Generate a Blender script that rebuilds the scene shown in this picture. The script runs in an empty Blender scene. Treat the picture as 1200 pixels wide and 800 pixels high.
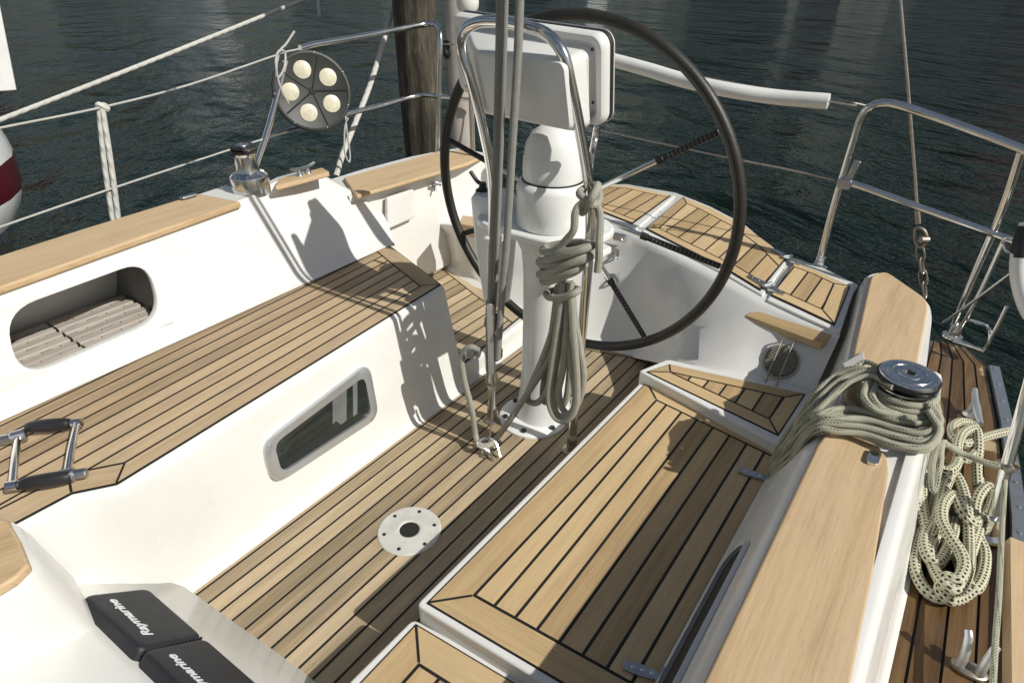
import bpy, bmesh, math, random
from mathutils import Vector, Matrix
from mathutils.geometry import tessellate_polygon
random.seed(7)
scene = bpy.context.scene
COL = scene.collection
V = Vector
PI = math.pi

# ------------------------------------------------------------------ camera model (aft = +X, starboard = +Y, cockpit floor z = 0)
F, CX, CY, EYE = 740., 600., 400., 1.3
pit = math.atan(450 / F)
cp, sp = math.cos(pit), math.sin(pit)
hd = math.atan2(630 / F, cp + 450 / F * sp)
FH = V((math.cos(hd), math.sin(hd), 0)); RT = V((math.sin(hd), -math.cos(hd), 0))
FW = FH * cp + V((0, 0, -sp)); DN = -FH * sp + V((0, 0, -cp))
def P(px, py, x=None, y=None, z=None, d=None):
    """point of the real scene measured from the photo on a known plane"""
    r = FW + RT * ((px - CX) / F) + DN * ((py - CY) / F)
    if z is not None: t = (z - EYE) / r.z
    elif x is not None: t = x / r.x
    elif y is not None: t = y / r.y
    else: t = d
    return V((0, 0, EYE)) + r * t
def PX(pts): return [P(a, b, x=c) for a, b, c in pts]
def PY(pts): return [P(a, b, y=c) for a, b, c in pts]
def PZ(pts): return [P(a, b, z=c) for a, b, c in pts]

# ------------------------------------------------------------------ materials
def new_mat(name):
    m = bpy.data.materials.new(name); m.use_nodes = True
    nt = m.node_tree; b = nt.nodes['Principled BSDF']
    return m, nt, b
def N(nt, t, **k):
    n = nt.nodes.new(t)
    for a, v in k.items(): setattr(n, a, v)
    return n
def mixc(nt, fac, a, b):
    n = N(nt, 'ShaderNodeMix', data_type='RGBA')
    for s, v in ((0, fac), (6, a), (7, b)):
        if hasattr(v, 'links') or hasattr(v, 'is_linked'): nt.links.new(v, n.inputs[s])
        else: n.inputs[s].default_value = v if s == 0 else (*v, 1)
    return n.outputs[2]
def math_(nt, op, a, b=None, c=None):
    n = N(nt, 'ShaderNodeMath', operation=op)
    for i, v in enumerate((a, b, c)):
        if v is None: continue
        if hasattr(v, 'is_linked'): nt.links.new(v, n.inputs[i])
        else: n.inputs[i].default_value = v
    return n.outputs[0]
def ramp(nt, fac, stops):
    n = N(nt, 'ShaderNodeValToRGB'); e = n.color_ramp.elements
    while len(e) < len(stops): e.new(0.5)
    for i, (p, c) in enumerate(stops):
        e[i].position = p; e[i].color = (*c, 1) if len(c) == 3 else c
    nt.links.new(fac, n.inputs[0]); return n.outputs[0]
def noise(nt, vec, scale, detail=4, rough=.55, scl=None):
    if scl:
        mp = N(nt, 'ShaderNodeMapping'); mp.inputs['Scale'].default_value = scl
        nt.links.new(vec, mp.inputs[0]); vec = mp.outputs[0]
    n = N(nt, 'ShaderNodeTexNoise'); n.inputs['Scale'].default_value = scale
    n.inputs['Detail'].default_value = detail; n.inputs['Roughness'].default_value = rough
    nt.links.new(vec, n.inputs['Vector']); return n.outputs['Fac']
def bump(nt, b, h, strength, dist):
    n = N(nt, 'ShaderNodeBump'); n.inputs['Strength'].default_value = strength; n.inputs['Distance'].default_value = dist
    nt.links.new(h, n.inputs['Height']); nt.links.new(n.outputs[0], b.inputs['Normal'])
def coords(nt, kind='Object'):
    return N(nt, 'ShaderNodeTexCoord').outputs[kind]

def mat_plain(name, col, rough=.4, metal=0., coat=0., var=.06, bscale=0, bst=.1, nscale=9.):
    m, nt, b = new_mat(name)
    co = coords(nt)
    f = noise(nt, co, nscale, 5, .6)
    c0 = tuple(max(0, c * (1 - var)) for c in col); c1 = tuple(min(1, c * (1 + var)) for c in col)
    nt.links.new(ramp(nt, f, [(.3, c0), (.7, c1)]), b.inputs['Base Color'])
    r = math_(nt, 'MULTIPLY_ADD', noise(nt, co, 25, 3), .16, rough - .08)
    nt.links.new(r, b.inputs['Roughness'])
    b.inputs['Metallic'].default_value = metal
    b.inputs['Coat Weight'].default_value = coat
    b.inputs['Coat Roughness'].default_value = .12
    if bscale: bump(nt, b, noise(nt, co, bscale, 3), bst, .002)
    return m

def mat_gelcoat():
    m, nt, b = new_mat('gelcoat'); co = coords(nt)
    f = noise(nt, co, 2.3, 6, .62)
    c = ramp(nt, f, [(.32, (.70, .695, .655)), (.6, (.765, .76, .725)), (.8, (.745, .74, .70))])
    g = noise(nt, co, 22, 8, .72)
    spot = ramp(nt, g, [(.66, (0, 0, 0)), (.74, (1, 1, 1))])
    c = mixc(nt, math_(nt, 'MULTIPLY', spot, .32), c, (.50, .46, .36))
    nt.links.new(c, b.inputs['Base Color'])
    nt.links.new(math_(nt, 'MULTIPLY_ADD', noise(nt, co, 12, 5), .25, .12), b.inputs['Roughness'])
    b.inputs['Coat Weight'].default_value = .15
    bump(nt, b, noise(nt, co, 3.2, 3), .12, .01)
    return m

def mat_teak(name, dark, mid, light, contrast=.5, stain=.35, patch=None, rnd=.55, gs=1.):
    """weathered teak: UV.x runs along the grain (m), UV.y across it; every board is an island of its own"""
    m, nt, b = new_mat(name)
    uv = coords(nt, 'UV'); geo = N(nt, 'ShaderNodeNewGeometry').outputs['Random Per Island']
    cx = N(nt, 'ShaderNodeCombineXYZ'); nt.links.new(math_(nt, 'MULTIPLY', geo, 40.), cx.inputs[2])
    ad = N(nt, 'ShaderNodeVectorMath', operation='ADD'); nt.links.new(uv, ad.inputs[0]); nt.links.new(cx.outputs[0], ad.inputs[1])
    v = ad.outputs[0]
    fine = noise(nt, v, 1., 6, .62, (9, 420 * gs, 1)); broad = noise(nt, v, 1., 4, .6, (2.6 * gs, 42 * gs, 1)); blotch = noise(nt, v, 1., 4, .6, (5, 11, 1))
    f = math_(nt, 'ADD', math_(nt, 'MULTIPLY', fine, .42), math_(nt, 'MULTIPLY', broad, .58))
    f = math_(nt, 'MULTIPLY_ADD', math_(nt, 'SUBTRACT', f, .5), contrast * 2.2, .5)
    f = math_(nt, 'ADD', f, math_(nt, 'MULTIPLY_ADD', geo, rnd, -rnd / 2))
    c = ramp(nt, f, [(.12, dark), (.5, mid), (.88, light)])
    gr = tuple(x * .62 + .07 for x in dark)
    c = mixc(nt, math_(nt, 'MULTIPLY', ramp(nt, blotch, [(.48, (0, 0, 0)), (.72, (1, 1, 1))]), stain), c, gr)
    pores = ramp(nt, noise(nt, v, 1., 2, .5, (38, 900, 1)), [(.63, (0, 0, 0)), (.73, (1, 1, 1))])
    c = mixc(nt, math_(nt, 'MULTIPLY', pores, .4), c, tuple(x * .5 for x in dark))
    if patch:
        pf = ramp(nt, noise(nt, coords(nt), 7.5, 4, .5), [(patch[0], (0, 0, 0)), (patch[0] + .03, (1, 1, 1))])
        c = mixc(nt, pf, c, patch[1])
        nt.links.new(math_(nt, 'MULTIPLY_ADD', pf, .3, .3), b.inputs['Roughness'])
    else: b.inputs['Roughness'].default_value = .62
    nt.links.new(c, b.inputs['Base Color'])
    bump(nt, b, f, .28, .0012)
    return m

def mat_rope(name, base, dark, kind, freq=3, pitch=.02, thr=.45):
    """UV.x = round the rope (0..1), UV.y = along it (m)"""
    m, nt, b = new_mat(name)
    s = N(nt, 'ShaderNodeSeparateXYZ'); nt.links.new(coords(nt, 'UV'), s.inputs[0])
    u = math_(nt, 'MULTIPLY', s.outputs[0], 2 * PI * freq); v = math_(nt, 'MULTIPLY', s.outputs[1], 2 * PI / pitch)
    f1 = math_(nt, 'SINE', math_(nt, 'ADD', u, v)); f2 = math_(nt, 'SINE', math_(nt, 'SUBTRACT', u, v))
    pr = math_(nt, 'MULTIPLY', f1, f2)
    n1 = noise(nt, coords(nt), 60, 4)
    bc = ramp(nt, n1, [(.3, tuple(x * .82 for x in base)), (.7, base)])
    if kind == 'spot':
        k = ramp(nt, pr, [(thr, (0, 0, 0)), (thr + .12, (1, 1, 1))])
        c = mixc(nt, k, bc, dark)
    elif kind == 'fleck':
        lane = ramp(nt, math_(nt, 'SINE', math_(nt, 'ADD', math_(nt, 'MULTIPLY', s.outputs[0], 2 * PI * 2), math_(nt, 'MULTIPLY', v, .09))), [(.84, (0, 0, 0)), (.90, (1, 1, 1))])
        k = math_(nt, 'MULTIPLY', ramp(nt, pr, [(.1, (0, 0, 0)), (.3, (1, 1, 1))]), lane)
        br_ = ramp(nt, pr, [(-.0, (1, 1, 1)), (.3, (0, 0, 0))])
        c = mixc(nt, math_(nt, 'MULTIPLY', br_, .3), bc, tuple(x * .45 for x in base))
        c = mixc(nt, k, c, dark)
    else:
        k = ramp(nt, pr, [(.0, (1, 1, 1)), (.35, (0, 0, 0))])
        c = mixc(nt, math_(nt, 'MULTIPLY', k, .22), bc, dark)
    nt.links.new(c, b.inputs['Base Color']); b.inputs['Roughness'].default_value = .85
    h = f1 if kind == 'twist' else math_(nt, 'ADD', math_(nt, 'ABSOLUTE', pr), math_(nt, 'MULTIPLY', n1, .4))
    bump(nt, b, h, .8 if kind == 'fleck' else .5, .002)
    return m

M = {}
M['gel'] = mat_gelcoat()
M['white'] = mat_plain('white_paint', (.78, .79, .77), .3, coat=.2, var=.05, nscale=14)
M['white_plastic'] = mat_plain('white_plastic', (.74, .74, .71), .38, var=.05)
M['grey_plastic'] = mat_plain('grey_plastic', (.46, .46, .44), .45, var=.08)
M['sole'] = mat_teak('teak_floor', (.235, .18, .105), (.445, .345, .215), (.565, .45, .295), .65, .42, rnd=.55)
M['seat'] = mat_teak('teak_seat', (.28, .20, .115), (.475, .35, .21), (.585, .45, .285), .6, .34, rnd=.5)
M['lid'] = mat_teak('teak_locker', (.34, .23, .11), (.54, .385, .20), (.67, .50, .285), .55, .22, rnd=.55)
M['cap'] = mat_teak('teak_cap', (.38, .255, .135), (.56, .405, .235), (.66, .505, .32), .72, .16, rnd=.2, gs=.5)
M['deck'] = mat_teak('teak_deck', (.05, .028, .011), (.145, .083, .035), (.25, .15, .068), .75, .3, patch=(.585, (.40, .31, .17)), rnd=.7)  # dark boards with paler, rougher patches mixed in by noise
M['grate'] = mat_teak('grate_wood', (.30, .27, .23), (.44, .40, .35), (.54, .50, .45), .4, .3)
M['caulk'] = mat_plain('caulk', (.014, .014, .013), .6, var=.3)
M['steel'] = mat_plain('polished_steel', (.74, .74, .73), .16, metal=1., var=.05, nscale=30)
M['brushed'] = mat_plain('brushed_steel', (.46, .48, .50), .36, metal=1., var=.12, nscale=60)
M['alu'] = mat_plain('anodised_rail', (.42, .45, .48), .42, metal=.8, var=.1, nscale=40)
M['silver'] = mat_plain('silver_frame', (.58, .60, .61), .33, metal=.7, var=.05)
M['recess'] = mat_plain('shaded_recess', (.22, .22, .205), .6, var=.2)  # gelcoat darkened in its colour for the shade inside the recess
M['wrap'] = mat_plain('grip_wrap', (.085, .080, .068), .55, var=.3)
M['black'] = mat_plain('black_plastic', (.018, .018, .020), .42, var=.3)
M['rubber'] = mat_plain('black_rubber', (.014, .014, .014), .6, var=.3)
M['leather'] = mat_plain('wheel_leather', (.028, .026, .020), .46, var=.3, bscale=220, bst=.3)
M['cover'] = mat_plain('cover_vinyl', (.016, .018, .023), .55, var=.2, bscale=300, bst=.25)
M['letter'] = mat_plain('white_print', (.72, .73, .75), .5)
M['disc'] = mat_plain('disc_plastic', (.03, .034, .030), .5, var=.25)
M['lens'] = mat_plain('cream_lens', (.62, .58, .44), .35, var=.15, nscale=60, bscale=160, bst=.3)
M['glass'] = mat_plain('smoked_glass', (.020, .026, .024), .06, var=.2)
M['pane_reflection'] = mat_plain('pane_reflection', (.15, .155, .15), .6, var=.2)  # tone of the reflection painted on the portlight pane
M['maroon'] = mat_plain('maroon_paint', (.085, .008, .014), .3, coat=.3)
M['pvc'] = mat_plain('grey_pvc', (.36, .33, .30), .6, var=.15, nscale=5)
M['chain'] = mat_plain('weathered_steel', (.33, .29, .24), .45, metal=.8, var=.3, nscale=70)
M['wire'] = mat_plain('wire_rope', (.40, .37, .33), .4, metal=.8, var=.2, nscale=120)
M['socket'] = mat_plain('socket_plate', (.58, .57, .53), .45, var=.1, nscale=30, bscale=80, bst=.15)
M['grille'] = mat_plain('grille_plastic', (.36, .355, .29), .55, var=.2)
M['rope_grey'] = mat_rope('rope_grey', (.42, .41, .34), (.16, .16, .12), 'braid', 5, .012)
M['sheet'] = mat_rope('rope_sheet', (.33, .33, .30), (.10, .10, .10), 'braid', 5, .010)
M['rope_fleck'] = mat_rope('rope_fleck', (.55, .54, .41), (.05, .05, .025), 'fleck', 4, .013)
M['rope_spot'] = mat_rope('rope_spot', (.60, .58, .42), (.015, .015, .010), 'spot', 4, .019, .36)
M['rope_white'] = mat_rope('rope_white', (.62, .62, .57), (.35, .34, .30), 'twist', 1.5, .045)
M['twine'] = mat_rope('twine', (.58, .59, .55), (.35, .34, .30), 'braid', 3, .008)

def mat_pile():
    m, nt, b = new_mat('pile_wood'); co = coords(nt)
    f = noise(nt, co, 1., 8, .75, (30, 30, 5))
    c = ramp(nt, f, [(.3, (.022, .017, .011)), (.5, (.085, .070, .048)), (.72, (.25, .22, .17))])
    sep = N(nt, 'ShaderNodeSeparateXYZ'); nt.links.new(co, sep.inputs[0])
    wet = ramp(nt, math_(nt, 'ADD', math_(nt, 'MULTIPLY_ADD', sep.outputs[2], 1.1, -2.2), math_(nt, 'MULTIPLY', noise(nt, co, 9, 4), .5)), [(.35, (1, 1, 1)), (.62, (0, 0, 0))])
    c = mixc(nt, math_(nt, 'MULTIPLY', wet, .6), c, (.03, .026, .014))
    nt.links.new(c, b.inputs['Base Color']); b.inputs['Roughness'].default_value = .8
    bump(nt, b, f, .8, .02); return m
M['pile'] = mat_pile()

def mat_water():
    m, nt, b = new_mat('water'); co = coords(nt)
    b.inputs['Roughness'].default_value = .04; b.inputs['IOR'].default_value = 1.333
    mp = N(nt, 'ShaderNodeMapping'); mp.inputs['Rotation'].default_value = (0, 0, .55); nt.links.new(co, mp.inputs[0]); v = mp.outputs[0]
    h = math_(nt, 'ADD', math_(nt, 'MULTIPLY', noise(nt, v, 1., 2, .5, (1.3, .62, 1)), 1.0), math_(nt, 'MULTIPLY', noise(nt, v, 1., 4, .6, (5.5, 2.4, 1)), .34))
    h = math_(nt, 'ADD', h, math_(nt, 'MULTIPLY', noise(nt, v, 1., 3, .5, (.42, .20, 1)), 3.4))
    h = math_(nt, 'ADD', h, math_(nt, 'MULTIPLY', noise(nt, v, 1., 3, .6, (17, 8, 1)), .06))
    bump(nt, b, h, 1., .36)
    cl = ramp(nt, noise(nt, co, .8, 4, .6), [(.35, (.0042, .0125, .0090)), (.7, (.008, .019, .0135))])
    nt.links.new(cl, b.inputs['Base Color'])
    return m
M['water'] = mat_water()
def mat_shore():
    m, nt, b = new_mat('shore'); co = coords(nt)
    nt.links.new(ramp(nt, noise(nt, co, .25, 6, .7), [(.3, (.02, .024, .017)), (.6, (.055, .062, .045)), (.8, (.15, .145, .13))]), b.inputs['Base Color'])
    b.inputs['Roughness'].default_value = .9; return m
M['shore'] = mat_shore()

# ------------------------------------------------------------------ mesh helpers
def link(name, bm, mats, parent=None, smooth=True, bevel=0, seg=2, angle=35, label=None):
    bm.normal_update()
    me = bpy.data.meshes.new(name); bm.to_mesh(me); bm.free()
    for m in (mats if isinstance(mats, (list, tuple)) else [mats]): me.materials.append(M[m])
    if smooth:
        for p in me.polygons: p.use_smooth = True
        me.set_sharp_from_angle(angle=math.radians(angle))
    o = bpy.data.objects.new(name, me); COL.objects.link(o)
    if parent is not None:
        o.parent = parent
        o.matrix_parent_inverse = Matrix.Translation(-WORLD.get(parent.name, V((0, 0, 0))))
    WORLD[o.name] = V((0, 0, 0))
    if bevel:
        b = o.modifiers.new('edge', 'BEVEL'); b.width = bevel; b.segments = seg; b.limit_method = 'ANGLE'; b.angle_limit = math.radians(40)
        b.harden_normals = False
    if label: o['label'] = label
    return o
WORLD = {}
def thing(name, label, cat, loc, group=None):
    o = bpy.data.objects.new(name, None); COL.objects.link(o)
    o.location = loc; o.empty_display_size = .05
    o['label'] = label; o['category'] = cat
    if group: o['group'] = group
    WORLD[o.name] = V(loc); return o
def tag(o, label, cat, group=None, kind=None):
    """a thing that is one mesh: origin moved to its base"""
    me = o.data
    xs = [v.co for v in me.vertices]
    lo = V((min(c.x for c in xs), min(c.y for c in xs), min(c.z for c in xs))); hi = V((max(c.x for c in xs), max(c.y for c in xs), max(c.z for c in xs)))
    base = V(((lo.x + hi.x) / 2, (lo.y + hi.y) / 2, lo.z))
    me.transform(Matrix.Translation(-base)); o.location = base; WORLD[o.name] = base
    o['label'] = label; o['category'] = cat
    if group: o['group'] = group
    if kind: o['kind'] = kind
    return o
def structure(o): o['kind'] = 'structure'; return o

def BM():
    bm = bmesh.new(); bm.loops.layers.uv.new('UVMap'); return bm
def face(bm, pts, mat=0, uvs=None):
    vs = [bm.verts.new(p) for p in pts]
    try: f = bm.faces.new(vs)
    except ValueError: return None
    f.material_index = mat
    if uvs:
        l = bm.loops.layers.uv.active
        for lp, uv in zip(f.loops, uvs): lp[l].uv = uv
    return f
def prism(bm, top, h, mat=0, dirv=V((0, 0, -1)), grain=None):
    """closed solid: polygon `top` pushed by h along dirv"""
    top = [V(p) for p in top]; bot = [p + dirv * h for p in top]; n = len(top)
    a = [bm.verts.new(p) for p in top]; b = [bm.verts.new(p) for p in bot]
    fs = [bm.faces.new(a), bm.faces.new(b[::-1])] + [bm.faces.new((a[i], b[i], b[(i + 1) % n], a[(i + 1) % n])) for i in range(n)]
    l = bm.loops.layers.uv.active
    g = V(grain).normalized() if grain else V((1, 0, 0))
    for f in fs:
        f.material_index = mat; nn = dirv.cross(g).normalized() if abs(dirv.dot(g)) < .99 else V((0, 1, 0))
        for lp in f.loops: lp[l].uv = (lp.vert.co.dot(g), lp.vert.co.dot(nn) + .3 * lp.vert.co.dot(dirv))
    bmesh.ops.recalc_face_normals(bm, faces=fs); return fs
def box(bm, c, s, rot=None, mat=0):
    c = V(c); r = rot or Matrix.Identity(3); e = [r @ V((s[0] / 2, 0, 0)), r @ V((0, s[1] / 2, 0)), r @ V((0, 0, s[2] / 2))]
    return prism(bm, [c + e[0] + e[1] + e[2], c - e[0] + e[1] + e[2], c - e[0] - e[1] + e[2], c + e[0] - e[1] + e[2]], s[2], mat, -(e[2].normalized()))
def crom(pts, sub=6, closed=False):
    pts = [V(p) for p in pts]; n = len(pts); out = []
    if n < 3: return pts
    rng = n if closed else n - 1
    for i in range(rng):
        if closed: p0, p1, p2, p3 = pts[i - 1], pts[i], pts[(i + 1) % n], pts[(i + 2) % n]
        else:
            p1, p2 = pts[i], pts[i + 1]
            p0 = pts[i - 1] if i else p1 * 2 - p2; p3 = pts[i + 2] if i + 2 < n else p2 * 2 - p1
        for k in range(sub):
            t = k / sub
            out.append(.5 * ((2 * p1) + (p2 - p0) * t + (2 * p0 - 5 * p1 + 4 * p2 - p3) * t * t + (3 * p1 - p0 - 3 * p2 + p3) * t ** 3))
    if not closed: out.append(pts[-1])
    return out
def tube(bm, pts, r, n=10, sub=6, closed=False, mat=0, cap=True):
    pts = crom(pts, sub, closed) if sub else [V(p) for p in pts]
    m = len(pts); R = r if callable(r) else (lambda t: r)
    tang = []
    for i in range(m):
        a = pts[i - 1] if (i or closed) else pts[0]; b = pts[(i + 1) % m] if (i < m - 1 or closed) else pts[-1]
        t = (b - a); tang.append(t.normalized() if t.length > 1e-9 else V((0, 0, 1)))
    nrm = tang[0].orthogonal().normalized(); rings = []; L = 0; lens = []
    for i in range(m):
        if i:
            q = tang[i - 1].rotation_difference(tang[i]); nrm = (q @ nrm).normalized(); L += (pts[i] - pts[i - 1]).length
        nrm = (nrm - tang[i] * nrm.dot(tang[i])).normalized(); bi = tang[i].cross(nrm); rr = R(i / max(1, m - 1)); lens.append(L)
        rings.append([bm.verts.new(pts[i] + (nrm * math.cos(2 * PI * k / n) + bi * math.sin(2 * PI * k / n)) * rr) for k in range(n)])
    l = bm.loops.layers.uv.active; seq = list(range(m)) + ([0] if closed else []); lens.append(L + (pts[0] - pts[-1]).length)
    for j in range(len(seq) - 1):
        a, b = rings[seq[j]], rings[seq[j + 1]]
        for k in range(n):
            f = bm.faces.new((a[k], a[(k + 1) % n], b[(k + 1) % n], b[k])); f.material_index = mat
            for lp, uv in zip(f.loops, ((k / n, lens[j]), ((k + 1) / n, lens[j]), ((k + 1) / n, lens[j + 1]), (k / n, lens[j + 1]))): lp[l].uv = uv
    if cap and not closed:
        for rg in (rings[0][::-1], rings[-1]):
            f = bm.faces.new(rg); f.material_index = mat
def lathe(bm, prof, c, axis=(0, 0, 1), n=40, mat=0, sx=1., sy=1.):
    """prof: (radius, height[, material]) from bottom to top"""
    c = V(c); q = V((0, 0, 1)).rotation_difference(V(axis).normalized()); rings = []
    for p in prof:
        if p[0] < 1e-5: rings.append([bm.verts.new(c + q @ V((0, 0, p[1])))])
        else: rings.append([bm.verts.new(c + q @ V((p[0] * sx * math.cos(2 * PI * k / n), p[0] * sy * math.sin(2 * PI * k / n), p[1]))) for k in range(n)])
    for i in range(len(rings) - 1):
        a, b = rings[i], rings[i + 1]; mi = prof[i + 1][2] if len(prof[i + 1]) > 2 else mat
        for k in range(n):
            k2 = (k + 1) % n
            if len(a) == 1 and len(b) == 1: continue
            if len(a) == 1: f = bm.faces.new((a[0], b[k2], b[k])) if False else bm.faces.new((a[0], b[k], b[k2]))
            elif len(b) == 1: f = bm.faces.new((a[k], a[k2], b[0]))
            else: f = bm.faces.new((a[k], a[k2], b[k2], b[k]))
            f.material_index = mi
    if len(rings[0]) > 1: bm.faces.new(rings[0][::-1]).material_index = prof[0][2] if len(prof[0]) > 2 else mat
    if len(rings[-1]) > 1: bm.faces.new(rings[-1]).material_index = prof[-1][2] if len(prof[-1]) > 2 else mat
def loft(bm, rows, mat=0, closed=False):
    vs = [[bm.verts.new(p) for p in r] for r in rows]; l = bm.loops.layers.uv.active
    for i in range(len(vs) - 1):
        m = len(vs[i])
        for k in range(m if closed else m - 1):
            k2 = (k + 1) % m
            f = bm.faces.new((vs[i][k], vs[i][k2], vs[i + 1][k2], vs[i + 1][k])); f.material_index = mat
            for lp in f.loops: lp[l].uv = (lp.vert.co.x, lp.vert.co.y)
    return vs
def rrect(w, h, r, n=6):
    out = []
    for cx, cy, a0 in ((w / 2 - r, h / 2 - r, 0), (-w / 2 + r, h / 2 - r, 90), (-w / 2 + r, -h / 2 + r, 180), (w / 2 - r, -h / 2 + r, 270)):
        for k in range(n + 1):
            a = math.radians(a0 + 90 * k / n); out.append((cx + r * math.cos(a), cy + r * math.sin(a)))
    return out
def quadmap(q, u, v):
    """bilinear point of the quad q = (bottom-left, bottom-right, top-right, top-left)"""
    return (q[0] * (1 - u) + q[1] * u) * (1 - v) + (q[3] * (1 - u) + q[2] * u) * v
def rquad(q, r, n=5):
    """rounded corners for a quad, radius in metres"""
    out = []; m = len(q)
    for i in range(m):
        p = q[i]; a = (q[i - 1] - p); b = (q[(i + 1) % m] - p); ra = min(r, a.length * .49, b.length * .49)
        s, e = p + a.normalized() * ra, p + b.normalized() * ra
        for k in range(n + 1):
            t = k / n; out.append(s * (1 - t) ** 2 + p * 2 * t * (1 - t) + e * t * t)
    return out
def holed_sheet(bm, outer, hole, mat=0):
    tris = tessellate_polygon([outer, hole]); pts = list(outer) + list(hole); vs = [bm.verts.new(p) for p in pts]
    for t in tris:
        try: bm.faces.new([vs[i] for i in t]).material_index = mat
        except ValueError: pass

# ------------------------------------------------------------------ laid teak: boards over black caulking
def inset2(poly, ws):
    n = len(poly); out = []
    for i in range(n):
        p0, p1, p2 = V(poly[i - 1]), V(poly[i]), V(poly[(i + 1) % n])
        d1, d2 = (p1 - p0).normalized(), (p2 - p1).normalized(); n1, n2 = V((-d1.y, d1.x)), V((-d2.y, d2.x))
        a = p1 + n1 * ws[i - 1]; b = p1 + n2 * ws[i]; cr = d1.x * d2.y - d1.y * d2.x
        if abs(cr) < 1e-3: out.append((a + b) / 2); continue
        t = ((b - a).x * d2.y - (b - a).y * d2.x) / cr; out.append(a + d1 * t)
    return out
def clip(poly, nx, ny, c):
    out = []; n = len(poly)
    for i in range(n):
        a, b = poly[i], poly[(i + 1) % n]; da = a.x * nx + a.y * ny - c; db = b.x * nx + b.y * ny - c
        if da >= 0: out.append(a)
        if (da >= 0) != (db >= 0): t = da / (da - db); out.append(a + (b - a) * t)
    return out
def teak_panel(name, poly, z, parent, mat, border, pw, pd=(1, 0), groups=None, caulk=.006, s0=None, label=None, thick=.006):
    poly = [V((p[0], p[1])) for p in poly]
    area = sum(poly[i].x * poly[(i + 1) % len(poly)].y - poly[(i + 1) % len(poly)].x * poly[i].y for i in range(len(poly)))
    n = len(poly); border = border if isinstance(border, list) else [border] * n
    groups = groups or list(range(n))
    if area < 0:
        poly = poly[::-1]; border = [border[(n - 2 - i) % n] for i in range(n)]; groups = [groups[(n - 2 - i) % n] for i in range(n)]
    bm = BM(); zc, zt = z + thick - .0016, z + thick
    prism(bm, [V((p.x, p.y, zc)) for p in poly], thick + .004, 0)
    edge = inset2(poly, [.0035] * n)
    inn = inset2(poly, [b if b else .0035 for b in border])
    def board(pts, g):
        g = V((g[0], g[1])).normalized(); h = V((-g.y, g.x))
        face(bm, [V((p.x, p.y, zt)) for p in pts], 1, [(p.dot(g), p.dot(h)) for p in pts])
    used = set()
    i0 = 0
    for k in range(n):
        if groups[k] != groups[k - 1]: i0 = k; break
    i = 0
    while i < n:
        e = (i0 + i) % n; j = i
        while j + 1 < n and groups[(i0 + j + 1) % n] == groups[e]: j += 1
        idx = [(i0 + k) % n for k in range(i, j + 2)]
        if border[e] > 0:
            board([edge[k] for k in idx] + [inn[k] for k in idx[::-1]], edge[idx[-1]] - edge[idx[0]])
        i = j + 1
    for k in range(n):                                   # mitre seams
        if groups[k] != groups[k - 1] and border[k] > 0 and border[k - 1] > 0:
            a, b = edge[k], inn[k]; d = (b - a)
            if d.length < 1e-4: continue
            s = V((-d.y, d.x)).normalized() * caulk * .42
            face(bm, [V((p.x, p.y, zt + .0005)) for p in (a - s, b - s, b + s, a + s)], 0)
    core = inset2(inn, [caulk if b else 0 for b in border])
    g = V(pd).normalized(); h = V((-g.y, g.x)); ss = [p.dot(h) for p in core]
    s = s0 if s0 is not None else min(ss)
    while s > min(ss): s -= pw
    while s < max(ss):
        c = clip(clip(core, h.x, h.y, s + caulk / 2), -h.x, -h.y, -(s + pw - caulk / 2))
        if len(c) > 2: board(c, g)
        s += pw
    return link(name, bm, ['caulk', mat], parent, smooth=False, label=label)
def board_cap(name, poly3, h, parent, mat, grain, bevel=.004, label=None):
    bm = BM(); prism(bm, poly3, h, 0, grain=grain)
    return link(name, bm, mat, parent, smooth=True, bevel=bevel, seg=3, label=label)
def screw(bm, c, axis, r=.004, mat=0): lathe(bm, [(r, 0, mat), (r * .9, .0012, mat), (0, .002, mat)], c, axis, 10, mat)

# ================================================================== SETTING
WZ = -.55
bm = BM(); face(bm, [V((-900, -900, WZ)), V((900, -900, WZ)), V((900, 900, WZ)), V((-900, 900, WZ))])
structure(link('water', bm, 'water', smooth=False))
bm = BM(); rows = [[], [], []]
for k in range(90):
    a = math.radians(-75 + 200 * k / 89); r = 150 + 14 * math.sin(k * .9)
    h = 7.5 + 3 * math.sin(k * .53) + 2.6 * math.sin(k * 1.7 + 1) + random.random() * 2
    for q, (rr, zz) in enumerate(((r, WZ - .2), (r + 6, h * .8), (r + 30, h + 2))): rows[q].append(V((rr * math.cos(a), rr * math.sin(a), zz)))
loft(bm, rows); structure(link('far_shore', bm, 'shore'))

# ================================================================== THE YACHT
yacht = thing('sailing_yacht', 'white sailing yacht with teak planked cockpit seen from its companionway', 'sailboat', (1., .9, 0))

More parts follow.
